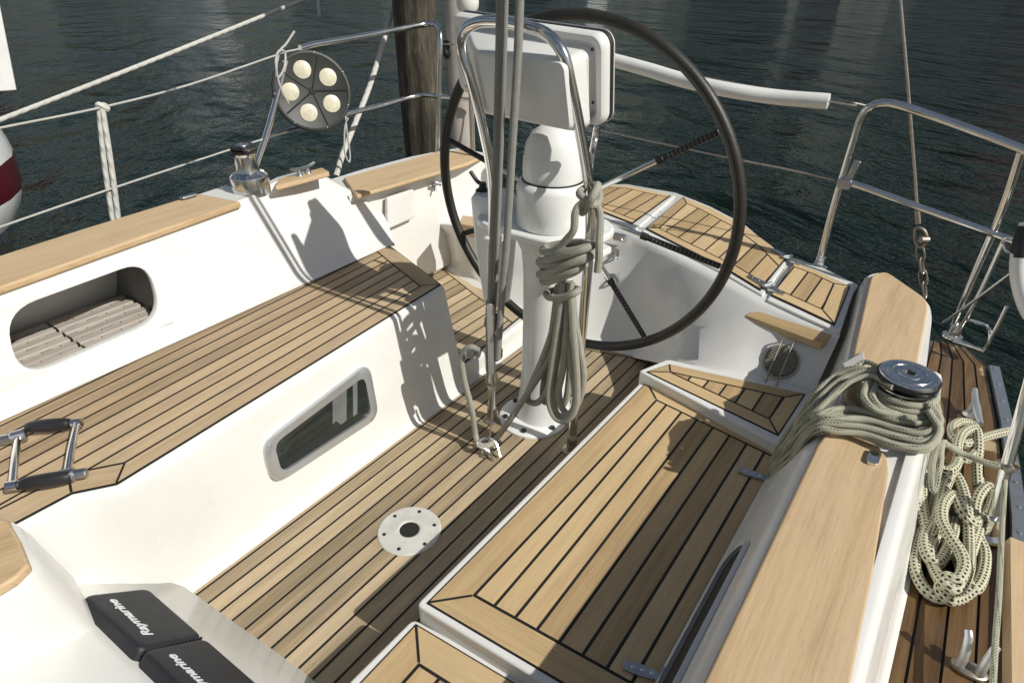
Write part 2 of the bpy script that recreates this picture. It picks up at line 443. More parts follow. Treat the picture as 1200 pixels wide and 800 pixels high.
# --- hull shell and side decks
ZB, ZBT = .29, .29
deck_l = [(-2.2, 2.30), (0, 2.30), (1.2, 2.27), (1.8, 2.20), (2.25, 2.03)]
stern = [(2.56, 1.6), (2.72, 1.1), (2.64, .8), (2.45, .45), (2.36, .2)]
deck_r = [(2.30, -.19), (2.21, -.25), (1.9, -.295), (1.53, -.333), (1.0, -.355), (0, -.385), (-2.2, -.39)]
DKZ = .205
outline = deck_l + stern + deck_r
bm = BM()
loft(bm, [[V((x, y, .285 if y > 1.2 else DKZ - .015)) for x, y in outline],
          [V((.9 + (x - .9) * .995, .9 + (y - .9) * .99, -.1)) for x, y in outline],
          [V((.9 + (x - .9) * .95, .9 + (y - .9) * .90, WZ - .3)) for x, y in outline]])
link('hull', bm, 'gel', yacht)
bm = BM(); loft(bm, [[V((x, y, .288)) for x, y in deck_l + [(2.56, 1.6)]], [V((x, y, .29)) for x, y in [(-2.2, 1.85), (0, 1.85), (1.2, 1.9), (1.6, 1.9), (2.1, 1.8), (2.2, 1.6)]]])
link('side_deck', bm, 'gel', yacht)
# starboard of the picture: bare teak side deck, curved boards
bm = BM(); lanes = 5; xs = [-.6 + .1 * k for k in range(30)]
def deck_edge(x):
    pts = sorted(deck_r)
    for (a, b), (c, d) in zip(pts, pts[1:]):
        if a <= x <= c: return b + (d - b) * (x - a) / (c - a)
    return pts[0][1] if x < pts[0][0] else pts[-1][1]
def deck_in(x): return -.085 + .01 * max(0, min(1, (x - 1.7)))
prism(bm, [V((x, deck_in(x), DKZ - .004)) for x in xs] + [V((x, deck_edge(x) + .004, DKZ - .004)) for x in xs[::-1]], .03, 0)
for k in range(lanes):
    a0, a1 = k / lanes, (k + 1) / lanes
    A = [V((x, deck_in(x) * (1 - a0) + (deck_edge(x) + .02) * a0 - .002, DKZ)) for x in xs]
    Bq = [V((x, deck_in(x) * (1 - a1) + (deck_edge(x) + .02) * a1 + .003, DKZ)) for x in xs]
    vsA = [bm.verts.new(p) for p in A]; vsB = [bm.verts.new(p) for p in Bq]; l = bm.loops.layers.uv.active
    for i in range(len(xs) - 1):
        f = bm.faces.new((vsA[i], vsB[i], vsB[i + 1], vsA[i + 1])); f.material_index = 1
        for lp in f.loops: lp[l].uv = (lp.vert.co.x, lp.vert.co.y)
link('side_deck', bm, ['caulk', 'deck'], yacht, smooth=False, label='narrow side deck of dark teak boards with paler patches')
# toe rails
bm = BM(); xr = [x for x in xs if 1.38 < x < 2.24]
rail = [[V((x, deck_edge(x) + .016, DKZ)) for x in xr], [V((x, deck_edge(x) + .016, DKZ + .012)) for x in xr], [V((x, deck_edge(x) - .010, DKZ + .016)) for x in xr], [V((x, deck_edge(x) - .014, DKZ - .02)) for x in xr]]
loft(bm, rail)
for k in range(9): screw(bm, (1.44 + .093 * k, deck_edge(1.44 + .093 * k) + .003, DKZ + .0145), (0, 0, 1), .0045)
link('toe_rail', bm, 'alu', yacht)
bm = BM(); xr = [x for x in xs if x < 1.42]
loft(bm, [[V((x, deck_edge(x) + .030, DKZ)) for x in xr], [V((x, deck_edge(x) + .024, DKZ + .025)) for x in xr], [V((x, deck_edge(x) - .018, DKZ + .025)) for x in xr], [V((x, deck_edge(x) - .02, DKZ - .03)) for x in xr]])
link('toe_rail', bm, 'cap', yacht, label='light teak toe rail')

# --- cockpit floor
bm = BM(); prism(bm, [V(p) for p in ((-.3, 1.30, -.001), (2.1, 1.30, -.001), (2.1, .3, -.001), (-.3, .3, -.001))], .02)
link('floor_pan', bm, 'gel', yacht, smooth=False)
fa = [P(745, 413, z=0), P(690, 403, z=0)]
teak_panel('floor_planking', [(.10, 1.192), (1.80, 1.200), (fa[1].x, fa[1].y), (fa[0].x, fa[0].y), (1.965, .48), (.10, .45)], 0, yacht, 'sole',
           [0, .05, .05, .05, 0, 0], .0432, groups=[0, 1, 1, 1, 2, 3], s0=1.134)
# raised helm step behind the bench, with its white riser
zs = .075
e1, e2 = P(611, 373, z=zs), P(540, 431, z=zs)
stepo = [V((e2.x - .03, e2.y, zs)), V((e1.x + .03, e1.y - .006, zs)), V((2.02, 1.86, zs)), V((1.36, 1.86, zs))]
bm = BM(); prism(bm, [stepo[0] + V((-.005, -.012, 0)), stepo[1] + V((.04, -.012, 0)), V((2.1, 1.9, zs)), V((1.2, 1.9, zs))], .09)
link('helm_step', bm, 'gel', yacht, bevel=.012, seg=3)
a, b = P(521, 309, z=zs), P(567, 359, z=zs)
teak_panel('step_planking', [(e2.x - .0, e2.y + .004), (e1.x, e1.y + .006), (P(566, 341, z=zs).x, P(566, 341, z=zs).y), (P(518, 304, z=zs).x, P(518, 304, z=zs).y), (1.36, 1.82), (1.30, e2.y + .03)], zs, yacht, 'sole',
           [0, .05, .05, 0, 0, 0], .052, groups=[0, 1, 1, 2, 3, 4])

# --- long bench on the left
zt = .38
tb = [P(20, 612, z=zt), P(84, 578, z=zt), P(137, 567, z=zt), P(517, 333, z=zt), P(455, 286, z=zt)]
back0 = P(0, 490, z=zt)
xs_ = [-.45] + [p.x for p in tb[:3]] + [.45, .7, .95, 1.2, tb[3].x]
def front_y(x):
    pts = [(-.45, tb[0].y + .16)] + [(p.x, p.y) for p in tb[:4]]
    for (a, b), (c, d) in zip(pts, pts[1:]):
        if a <= x <= c: return b + (d - b) * (x - a) / (c - a)
    return pts[-1][1]
def bench_row(dy_top, z, foot=None):
    r = []
    for x in xs_:
        fy = front_y(x)
        r.append(V((x, (fy + dy_top) if foot is None else foot + (fy - 1.27) * max(0, z - .03) / .35 * 1., z)))
    return r
bm = BM()
rows = [[V((x, 1.80, zt - .004)) for x in xs_], bench_row(.012, zt - .002), bench_row(-.003, zt - .003), bench_row(-.013, zt - .013), bench_row(-.016, zt - .028)]
for z in (.28, .2, .12, .06): rows.append([V((x, 1.212 + (front_y(x) - .016 - 1.212) * ((z - .03) / .32) ** 1., z)) for x in xs_])
rows += [[V((x, 1.209, .03)) for x in xs_], [V((x, 1.200, .012)) for x in xs_], [V((x, 1.186, .004)) for x in xs_], [V((x, 1.186, -.004)) for x in xs_]]
vs = loft(bm, rows)
endv = [r[-1] for r in vs]
try: bm.faces.new(endv + [bm.verts.new(V((tb[4].x, 1.80, -.004))), ])
except ValueError: pass
link('bench', bm, 'gel', yacht, angle=50)
pdv = (tb[3].xy - tb[2].xy).normalized(); s0v = tb[2].xy.dot(V((-pdv.y, pdv.x))) + .048
teak_panel('seat_planking', [(-.45, 1.66), (-.45, front_y(-.45)), (tb[0].x, tb[0].y), (tb[1].x, tb[1].y), (tb[2].x, tb[2].y), (tb[3].x, tb[3].y), (tb[4].x, tb[4].y)], zt - .003, yacht, 'seat',
           [0, .0, .062, .062, .045, .062, 0], .0452, pd=tuple(pdv), groups=[0, 1, 2, 3, 4, 5, 6], s0=s0v, thick=.004)

# portlight in the bench front
pl = thing  # (kept short)
yp = lambda p: 1.212 + (front_y(p.x) - .016 - 1.212) * ((p.z - .03) / .32)
def facept(px, py):
    p = P(px, py, y=1.235)
    for _ in range(4): p = P(px, py, y=yp(p))
    return p
q = [facept(318, 568), facept(442, 487), facept(430, 423), facept(304, 519)]
nrm = V((0, -1, .13)).normalized()
bm = BM()
fo = rquad(q, .045); c = sum(q, V()) / 4
ins = lambda k, off: [c + (p - c) * k + nrm * off for p in fo]
qi = [c + V(((p - c).x * .84, (p - c).y * .70, (p - c).z * .70)) for p in q]
fi = rquad(qi, .028)
loft(bm, [[p + nrm * -.002 for p in fo], [p + nrm * .010 for p in fo], [c + (p - c) * .97 + nrm * .015 for p in fo], [p + nrm * .014 for p in fi], [p + nrm * .003 for p in fi]], closed=True)
port = link('portlight', bm, 'silver', yacht, angle=50)
bm = BM(); face(bm, [p + nrm * .005 for p in rquad([c + (p - c) * 1.02 for p in qi], .028)])
link('glass', bm, 'glass', port, smooth=False)
bm = BM()
for (u0, u1) in ((.60, .78), (.84, .91)):
    face(bm, [quadmap(qi, u0 - .03, .2) + nrm * .0062, quadmap(qi, u1 - .05, .22) + nrm * .0062, quadmap(qi, u1 + .02, .97) + nrm * .0062, quadmap(qi, u0 + .03, .95) + nrm * .0062])
link('pane_reflection', bm, 'pane_reflection', port, smooth=False)  # pale quads laid on the glass paint a reflection

# --- left coaming: seat back with oval locker hole, winch hump
ca, cb = P(0, 335, z=.64), P(280, 235, z=.64)
dirx = (cb - ca).normalized()
def in_top(x): return ca + dirx * ((x - ca.x) / dirx.x)
back1 = tb[4]
def back_base(x): t = (x - back0.x) / (back1.x - back0.x); return V((x, back0.y + (back1.y - back0.y) * t, zt))
hole_q = []
def coam_pt(px, py):
    y = 1.75
    for _ in range(6):
        p = P(px, py, y=y); t = (p.z - zt) / (.64 - zt); b0, t0 = back_base(p.x), in_top(p.x); y = b0.y + (t0.y - b0.y) * t
    return P(px, py, y=y)
hq = [coam_pt(24, 445), coam_pt(192, 372), coam_pt(172, 304), coam_pt(3, 366)]
hole = rquad(hq, .075, 7)
xL, xR = -.45, 1.128
outer = [back_base(xL), back_base(xR), in_top(xR), in_top(xL)]
bm = BM(); holed_sheet(bm, outer, hole)
nin = (outer[1] - outer[0]).cross(outer[3] - outer[0]).normalized()
if nin.y < 0: nin = -nin
lip = [p + nin * .02 for p in hole]
loft(bm, [hole, [p + nin * .004 + (p - sum(hole, V()) / len(hole)) * -.012 for p in hole], [p + nin * .022 + (p - sum(hole, V()) / len(hole)) * .0 for p in hole]], closed=True)
# aft half: hump
xh = [1.128, 1.20, 1.27, 1.36, 1.42, 1.50, 1.58, 1.606]
zh = [.640, .648, .655, .651, .638, .575, .507, .479]
def hump_in(x, z):
    b0 = back_base(min(x, 1.56)); t0 = in_top(x); k = min(1., (z - zt) / .26)
    return V((x - .04 * max(0, (x - 1.45) / .15) * (1 - k), b0.y + (t0.y - b0.y) * k, z))
r0 = [V((x - .0, back_base(min(x, 1.545)).y, zt if i < 7 else zt - .02)) for i, x in enumerate(xh)]
r0[-1] = V((1.556, back_base(1.54).y + .004, zt - .02)); r0[-2] = V((1.545, back_base(1.54).y, zt))
r1 = [hump_in(x, zt + (z - zt) * .5) for x, z in zip(xh, zh)]
r2 = [hump_in(x, z - .018) for x, z in zip(xh, zh)]
r3 = [hump_in(x, z) + V((0, .016, 0)) for x, z in zip(xh, zh)]
r4 = [p + V((0, .042, -.006)) for p in r3]; r5 = [V((p.x, p.y + .14, .28)) for p in r3]
loft(bm, [r0, r1, r2, r3, r4, r5])
vsend = [bm.verts.new(r[-1]) for r in (r0, r1, r2, r3, r4, r5)]; bm.faces.new(vsend)
# top + outside forward half
xf = [-.45, .2, .7, 1.128]
loft(bm, [[in_top(x) for x in xf], [in_top(x) + V((0, .165, 0)) for x in xf], [V((x, 2.06, .28)) for x in xf]])
link('coaming', bm, 'gel', yacht, angle=40, label='tall white coaming with oval locker opening')
# soft fillet along seat back
bm = BM(); xs2 = [-.45, .1, .5, .9, 1.3, 1.53]
def cpt(x, z):
    b0, t0 = back_base(x), in_top(x); return V((x, b0.y + (t0.y - b0.y) * (z - zt) / .26, z))
loft(bm, [[back_base(x) + V((0, -.022, .0045)) for x in xs2], [back_base(x) + V((0, -.010, .008)) for x in xs2], [cpt(x, zt + .022) + V((0, -.004, 0)) for x in xs2], [cpt(x, zt + .045) + V((0, .002, 0)) for x in xs2]])
link('seat_fillet', bm, 'gel', yacht, angle=60)
# recess box and its grating
mid = sum(hole, V()) / len(hole)
rq = [mid + (p - mid) * 1.12 for p in hq]
rq[0].z -= .03; rq[1].z -= .03
bm = BM(); deep = [p + V((0, .34, 0)) for p in rq]
near = [p + V((0, .021, 0)) for p in rq]
loft(bm, [near, deep], closed=True); face(bm, deep)
link('locker_recess', bm, 'recess', yacht, smooth=False)
bm = BM(); gz = min(rq[0].z, rq[1].z) + .014; x0, x1 = rq[0].x + .004, rq[1].x - .004; y0 = hq[0].y + .022
wd = x1 - x0; xm = x0 + wd * .47
for r in range(7):
    yy = y0 + r * .043
    for xa, xb in ((x0, xm - .003), (xm + .003, x1)):
        box(bm, ((xa + xb) / 2, yy, gz), (xb - xa, .025 if r else .034, .018))
        nb_ = 4
        if r < 6:
            for k in range(nb_):
                xx = xa + (xb - xa) * (k + (.30 if r % 2 else .68)) / nb_
                box(bm, (xx, yy + .0215, gz - .0015), ((xb - xa) / nb_ * .56, .0175, .014))
link('grating', bm, 'grate', yacht, bevel=.0015)
bm = BM(); prism(bm, [V((x0, y0 - .01, gz - .012)), V((x1, y0 - .01, gz - .012)), V((x1, y0 + .30, gz - .012)), V((x0, y0 + .30, gz - .012))], .004); link('grating_shade', bm, 'caulk', yacht, smooth=False)  # black sheet under the slats paints the shade in their gaps
# caps
capz = .645
board_cap('cap_rail', [P(282, 236, z=capz), P(233, 226.5, z=capz), P(100, 267, z=capz), P(0, 299, z=capz), P(-160, 352, z=capz), P(-160, 392, z=capz), P(0, 336, z=capz)], .02, yacht, 'cap', (1, .02, 0), .006)
zc2 = .668
board_cap('cap_rail', [P(322, 218, z=zc2), P(326, 209, z=zc2), P(378, 196, z=zc2), P(386, 201, z=zc2), P(358, 209, z=zc2)], .018, yacht, 'cap', (1, 0, 0), .005, label='short teak block beside the chrome winch')

# --- coaming behind the bench, its wide cap, grey pocket
zc = .55
wi = [P(418, 230, z=zc), P(548, 191, z=zc)]
bm = BM()
ww = [V((1.47, 1.80, 0)), V((1.75, 1.80, 0)), V((2.0, 1.775, 0)), V((2.10, 1.75, 0)), V((2.24, 1.70, 0))]
loft(bm, [[p + V((-.02, .045, zs)) for p in ww], [p + V((-.02, .02, zs + .02)) for p in ww], [p + V((0, .004, zc - .02)) for p in ww], [p + V((0, .008, zc)) for p in ww], [p + V((0, .23, zc)) for p in ww], [p + V((0, .27, .28)) for p in ww]])
link('coaming', bm, 'gel', yacht, angle=45)
board_cap('cap_rail', [P(418, 229, z=zc + .015), P(548, 191, z=zc + .015), P(568, 182, z=zc + .015), P(545, 176, z=zc + .015), P(515, 177, z=zc + .015), P(402, 208, z=zc + .015)], .016, yacht, 'cap', (1, -.05, 0), .006)
pk = [P(450, 268, y=1.795), P(482, 254, y=1.795), P(481, 221, y=1.795), P(450, 231, y=1.795)]
bm = BM(); prism(bm, [p + V((0, -.02, 0)) for p in pk], .018, 0, V((0, 1, 0)))
link('pocket_lid', bm, 'white_plastic', yacht, bevel=.006, seg=3)
bm = BM(); tube(bm, [P(509, 217, y=1.79), P(512, 216, y=1.765)], .011, 12, 0); tube(bm, [P(511, 216, y=1.77), P(510, 224, y=1.765)], .005, 8, 0); tube(bm, [P(507, 215, y=1.765), P(516, 217, y=1.765)], .006, 8, 0)
link('fuel_key', bm, 'brushed', yacht)

# --- stern seat (helm seat)
za = .385
top_in = PZ([(700, 261, za), (730, 269, za), (760, 284, za), (800, 304, za), (850, 330, za), (895, 355, za), (940, 374, za), (985, 392, za)])
bot = [P(690, 405, z=0), P(716, 409, z=0), P(745, 415, z=0), P(775, 421, z=.11), P(815, 431, z=.222), P(865, 442, z=.222), P(910, 453, z=.222), P(952, 463, z=.222)]
def lerp(a, b, t): return a + (b - a) * t
top_l = [P(514, 262, z=.31), P(540, 264, z=.335), P(575, 263, z=.355), P(630, 261, z=.375), P(668, 260, z=.383)]
bot_l = [P(514, 300, z=zs), P(530, 316, z=zs), P(560, 335, z=zs), V((1.83, 1.26, .0)), V((1.86, 1.10, 0))]
tp, bt = top_l + top_in, bot_l + bot
bm = BM()
loft(bm, [[p + V((-.03, 0, .002)) for p in bt], [lerp(a, b, .03) + V((-.008, 0, .012)) for a, b in zip(bt, tp)], [lerp(a, b, .09) for a, b in zip(bt, tp)], [lerp(a, b, .5) for a, b in zip(bt, tp)], [lerp(a, b, .93) for a, b in zip(bt, tp)],
          [lerp(a, b, .97) + V((.002, .0, 0)) for a, b in zip(bt, tp)], [p + V((.008, .002, -.003)) for p in tp], [p + V((.02, .004, .0)) for p in tp], [p + V((.30, .03, 0)) for p in tp]])
seat = link('stern_seat', bm, 'gel', yacht, angle=50)
# seat lids with laid teak; outer curve
o_out = PZ([(690, 218, za), (735, 219, za), (792, 228, za), (832, 245, za), (872, 266, za), (912, 299, za)])
def lid(name, pts, h=.014, group=None):
    bm = BM(); prism(bm, pts, h); return link(name, bm, 'gel', yacht, bevel=.005, seg=3)
zl = za + .016
zl = za + .007
lid_a = PZ([(676, 243, zl), (700, 251, zl), (746, 268, zl), (792, 229, zl), (735, 217, zl), (690, 215, zl)])
lid_b = PZ([(751, 271, zl), (800, 296, zl), (850, 321, zl), (894, 346, zl), (924, 305, zl), (905, 288, zl), (872, 264, zl), (832, 243, zl), (797, 230, zl)])
lid_c = PZ([(898, 351, zl), (940, 370, zl), (985, 389, zl), (1003, 335, zl), (960, 317, zl), (928, 306, zl)])
for L in (lid_a, lid_b, lid_c):
    bm = BM(); prism(bm, L, .012); lo = link('seat_lid', bm, 'gel', yacht, bevel=.006, seg=3)
def P2(pts, z): return [(P(a, b, z=z).x, P(a, b, z=z).y) for a, b in pts]
teak_panel('lid_planking', P2([(680, 240), (700, 247), (741, 263), (786, 230), (735, 219), (692, 217)], zl), zl, yacht, 'lid', [.03, .03, 0, .035, .035, 0], .062, groups=[0, 0, 1, 2, 2, 3])
teak_panel('lid_planking', P2([(757, 269), (800, 291), (850, 316), (891, 341), (920, 305), (905, 290), (872, 266), (832, 245), (800, 232)], zl), zl, yacht, 'lid', [.04, .04, .04, .0, .045, .045, .045, .045, .04], .064, groups=[0, 0, 0, 1, 2, 2, 2, 2, 3])
teak_panel('lid_planking', P2([(903, 347), (940, 364), (978, 382), (996, 337), (960, 320), (930, 309)], zl), zl, yacht, 'lid', [.045, .045, .045, .03, .03, 0], .05, groups=[0, 0, 1, 2, 2, 3])
# stern deck edge and transom top outside the seats
bm = BM()
so = PZ([(676, 216, za), (735, 216, za), (792, 226, za), (832, 242, za), (872, 263, za), (912, 296, za), (960, 312, za), (1006, 334, za)])
loft(bm, [[p + V((-.25, 0, .0)) for p in so], [p + V((0, 0, .0)) for p in so], [p + V((.015, 0, -.012)) for p in so], [p + V((.05, 0, -.25)) for p in so], [p + V((.0, 0, -1.1)) for p in so]])
link('transom', bm, 'gel', yacht, angle=50)
# small teak pad on the port quarter behind the wheel
bm = BM(); pd_ = PZ([(538, 262, .40), (572, 268, .40), (572, 256, .40), (542, 252, .40)]); prism(bm, pd_, .05)
link('seat_pad', bm, 'cap', yacht, bevel=.004)
# shelf, vent grille on the seat front
def front_pt(px, py, off=0.):
    r = P(px, py, d=1.) - V((0, 0, EYE)); best = None
    for k in range(400):
        t = 1.4 + k * .003; p = V((0, 0, EYE)) + r * t
        for (a, b), (c2, d2) in zip(zip(bt, tp), zip(bt[1:], tp[1:])):
            z = p.z
            u1 = max(0, min(1, (z - a.z) / (b.z - a.z))); u2 = max(0, min(1, (z - c2.z) / (d2.z - c2.z)))
            e, f = lerp(a, b, u1), lerp(c2, d2, u2)
            if min(e.y, f.y) <= p.y <= max(e.y, f.y) and abs(f.y - e.y) > 1e-5:
                xx = e.x + (f.x - e.x) * (p.y - e.y) / (f.y - e.y)
                if p.x >= xx: return p
    return V((0, 0, EYE)) + r * 1.9
A, Bq, C = front_pt(895, 425), front_pt(932, 430), front_pt(915, 402)
vn = (Bq - A).cross(C - A).normalized()
if vn.x > 0: vn = -vn
vc = front_pt(915, 424)
bm = BM(); lathe(bm, [(.053, 0), (.053, .007), (.047, .012), (.045, .004), (0, .003)], vc, vn, 40)
u_ = vn.cross(V((0, 0, 1))).normalized(); v_ = u_.cross(vn)
bm2 = BM(); lathe(bm2, [(.0455, .0035), (.0455, .0045), (0, .0045)], vc, vn, 40); link('vent_gap_shade', bm2, 'caulk', yacht)  # black backing disc paints the dark between the vent slats
for k in range(-6, 7):
    o = k * .0068; w = math.sqrt(max(0, .044 ** 2 - o * o)); tube(bm, [vc + vn * .0095 + v_ * o - u_ * w, vc + vn * .0095 + v_ * o + u_ * w], .0021, 6, 0)
link('vent_grille', bm, 'grille', yacht)
bm = BM()
for s in (-1, 1):
    o = u_ * (.016 * s); tube(bm, [vc + o - v_ * .07 + vn * .004, vc + o - v_ * .066 + vn * .022, vc + o + v_ * .05 + vn * .024, vc + o + v_ * .062 + vn * .006], .0028, 8, 5)
link('wire_guard', bm, 'chain', yacht)
sh = [front_pt(882, 362), front_pt(975, 392)]
sd = V((-.05, .03, 0)).normalized()
bm = BM(); prism(bm, [sh[0] + sd * .0 + V((0, 0, .004)), sh[1] + V((0, 0, .0)), sh[1] + V((-.045, .012, -.012)), sh[0] + V((-.03, .012, -.015))], .022, grain=(sh[1] - sh[0]))
link('wooden_shelf', bm, 'lid', yacht, bevel=.003)
# latches on seat front
lt = front_pt(721, 299); lt2 = front_pt(718, 328)
bm = BM(); box(bm, lt + V((-.006, 0, 0)), (.006, .035, .06)); tube(bm, [lt + V((-.008, -.008, .012)), lt + V((-.028, -.006, .0)), lt + V((-.008, .0, -.014)), lt + V((-.008, .008, .010))], .004, 8, 5)
link('seat_latch', bm, 'brushed', yacht)
bm = BM(); lathe(bm, [(.028, 0), (.028, .004), (.018, .008), (.012, .005), (0, .005)], lt2, (-1, 0, 0), 24); tube(bm, [lt2 + V((-.004, -.018, 0)), lt2 + V((-.03, 0, -.004)), lt2 + V((-.004, .018, 0))], .004, 8, 5)
link('pull_ring', bm, 'brushed', yacht)
cl = P(728, 277, z=.37) + V((-.012, 0, 0))
bm = BM(); box(bm, cl, (.02, .05, .025)); tube(bm, [cl + V((-.012, -.012, .012)), cl + V((-.022, -.02, .0)), cl + V((-.012, -.03, -.01))], .004, 8, 4)
link('lid_catch', bm, 'steel', yacht, bevel=.002)

# --- right bench: three lids at three heights
zr = .20
def slab(pts, h, nm='locker_lid'):
    bm = BM(); prism(bm, rquad(pts, .014, 3), h); return link(nm, bm, 'gel', yacht, bevel=.005, seg=3)
m_fl, m_al, m_ar = P(487, 708, z=zr), P(752, 446, z=zr), P(914, 522, z=zr)
fdir = (P(640, 800, z=zr) - m_fl); fdir = fdir / fdir.y
m_fr = m_fl + fdir * (.172 - m_fl.y)
slab([m_fl, m_al, V((m_ar.x, .14, zr)), V((m_fr.x, .14, zr))], .055)
teak_panel('lid_planking', [(m_fl.x + .014, m_fl.y - .016), (m_al.x, m_al.y - .016), (m_ar.x, .172), (m_fr.x + .014, .172)], zr - .003, yacht, 'lid', [.062, .055, 0, .062], .0485, caulk=.0065, groups=[0, 1, 2, 3], s0=m_fl.y - .016 - .0655)
zr2 = .235
a1 = PZ([(751, 433, zr2), (783, 423, zr2), (947, 460, zr2), (912, 519, zr2)])
slab([a1[0] + V((-.01, .004, 0)), a1[1] + V((.012, .006, 0)), a1[2] + V((.02, -.02, 0)), a1[3] + V((-.01, -.02, 0))], .05)
tp2 = P2([(757, 436), (784, 427), (944, 462), (912, 511)], zr2)
teak_panel('lid_planking', tp2, zr2 - .003, yacht, 'lid', [.034, .04, .04, .045], .05, groups=[0, 1, 2, 3])
zr3 = .155
s_l0, s_l1 = P(400, 800, z=zr3), P(484, 724, z=zr3)
slab([V((-.2, s_l0.y + (s_l0.y - s_l1.y) * .3, zr3)), V((s_l1.x, s_l1.y, zr3)), V((m_fr.x + .03, .14, zr3)), V((-.2, .14, zr3))], .05)
teak_panel('lid_planking', [(-.2, s_l1.y - .014), (s_l1.x - .006, s_l1.y - .014), (m_fr.x - .004, .172), (-.2, .172)], zr3 - .003, yacht, 'lid', [.062, .062, 0, 0], .0485, caulk=.0065, groups=[0, 1, 2, 3], s0=s_l1.y - .014 - .0655)
bm = BM(); prism(bm, [V((-.2, m_fl.y - .015, zr3 - .04)), V((m_al.x + .1, m_al.y - .015, zr3 - .04)), V((m_ar.x + .15, .1, zr3 - .04)), V((-.2, .1, zr3 - .04))], zr3 - .04 + .004)
link('locker_box', bm, 'gel', yacht, bevel=.01)
# strap hinges (boat-shaped plates) on lids
def hinge(px, py, z, direction, L=.075, w=.022):
    c = P(px, py, z=z); d = V(direction).normalized(); s = V((-d.y, d.x, 0)); bm = BM(); pts = []
    for k in range(17):
        t = k / 16; pts.append((t * L, w / 2 * math.sqrt(max(.03, 1 - ((t - .42) / .62) ** 2))))
    prism(bm, [c + d * a + s * b for a, b in pts] + [c + d * a - s * b for a, b in pts[::-1]], .006)
    for t in (.25, .5, .75): screw(bm, c + d * L * t + V((0, 0, .0)), (0, 0, 1), .0038, 1)
    box(bm, c + d * (L + .004) + V((0, 0, .002)), (.014, w * 1.4, .014), Matrix((d, s, V((0, 0, 1)))).transposed())
    return link('hinge', bm, ['brushed', 'steel'], yacht, bevel=.0012)
hinge(866, 549, zr + .010, (P(905, 562, z=zr) - P(866, 549, z=zr)), .07)
hinge(731, 777, zr + .010, (P(783, 795, z=zr) - P(731, 777, z=zr)), .068)
def strap(p0, p1, z, w=.024):
    a, b = P(*p0, z=z), P(*p1, z=z); d = (b - a).normalized(); s = V((-d.y, d.x, 0)); L = (b - a).length; bm = BM(); pts = []
    for k in range(21):
        t = k / 20; pts.append((t * L, w / 2 * (1 - .75 * abs(2 * t - 1) ** 3)))
    prism(bm, [a + d * q_ + s * w_ for q_, w_ in pts] + [a + d * q_ - s * w_ for q_, w_ in pts[::-1]], .007)
    tube(bm, [a + d * L * .55 - s * w * .8, a + d * L * .55 + s * w * .8], .007, 10, 0)
    for t in (.12, .3, .75, .9): screw(bm, a + d * L * t, (0, 0, 1), .004, 1)
    link('hinge', bm, ['brushed', 'steel'], yacht, bevel=.0012)
strap((877, 322), (919, 344), zl + .012); strap((905, 291), (938, 309), zl + .012)

# --- right coaming
xs3 = [-.5, .2, .6, .9, 1.1, 1.25, 1.45, 1.62]
inn = lambda x: .082 + .003 * x
bm = BM()
def crow(f): return [V((x, *f(x))) for x in xs3]
rows = [crow(lambda x: (.182, .194)), crow(lambda x: (.174, .203)), crow(lambda x: (.162, .228)), crow(lambda x: (inn(x) + .018, .408)), crow(lambda x: (inn(x), .434)), crow(lambda x: (inn(x) - .004, .436)),
        crow(lambda x: (-.070, .436)), crow(lambda x: (-.072, .4465)), crow(lambda x: (-.085, .4475)), crow(lambda x: (-.096, .443)), crow(lambda x: (-.103, .428)), crow(lambda x: (-.138, .25)), crow(lambda x: (-.152, .212)), crow(lambda x: (-.162, DKZ - .001))]
vs = loft(bm, rows)
for s in (0, -1):
    try: bm.faces.new([r[s] for r in vs])
    except ValueError: pass
link('coaming', bm, 'gel', yacht, angle=50, label='low white coaming carrying the big winch')
kz = .449
c_l, c_r = P(824, 800, z=kz), P(957, 522, z=kz)
board_cap('cap_rail', [P(824, 800, z=kz) + (c_l - c_r) * .6, c_r, P(967, 508, z=kz), P(982, 501, z=kz), P(1003, 506, z=kz), P(1030, 522, z=kz), P(1040, 536, z=kz), P(1042, 552, z=kz), P(1022, 680, z=kz), P(998, 800, z=kz), P(998, 800, z=kz) + (P(998, 800, z=kz) - P(1022, 680, z=kz)) * 1.2], .014, yacht, 'cap', (1, 0, 0), .005)
# pocket slot in its inner face
wy = lambda x, z: .162 + (inn(x) + .018 - .162) * (z - .228) / .18
n_in = V((0, 1, .34)).normalized()
def slotp(k): return [V((x, wy(x, z), z)) + n_in * k for x, z in sl]
sl = []
for (a, b) in rrect(.70, .095, .045, 8): sl.append((.60 + a, .315 + b))
bm = BM(); loft(bm, [slotp(.001), slotp(.008), [p * 1. for p in slotp(.010)], [V((.6 + (p.x - .6) * .965, p.y, .315 + (p.z - .315) * .8)) for p in slotp(.009)]], closed=True)
link('slot_trim', bm, 'gel', yacht, angle=50)
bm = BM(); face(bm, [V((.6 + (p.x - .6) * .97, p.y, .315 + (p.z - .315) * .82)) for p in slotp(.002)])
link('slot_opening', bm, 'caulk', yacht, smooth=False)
# deck fitting on the cap (fairlead socket)
fc = P(1023, 538, z=kz)
bm = BM(); prism(bm, [fc + V((a, b, .008)) for a, b in rrect(.046, .022, .009)], .010); lathe(bm, [(.0075, .0082, 1), (.0075, .0088, 1), (0, .0086, 1)], fc + V((.010, 0, 0)), (0, 0, 1), 14, 1)
link('socket_fitting', bm, ['steel', 'caulk'], yacht, bevel=.003, seg=3)
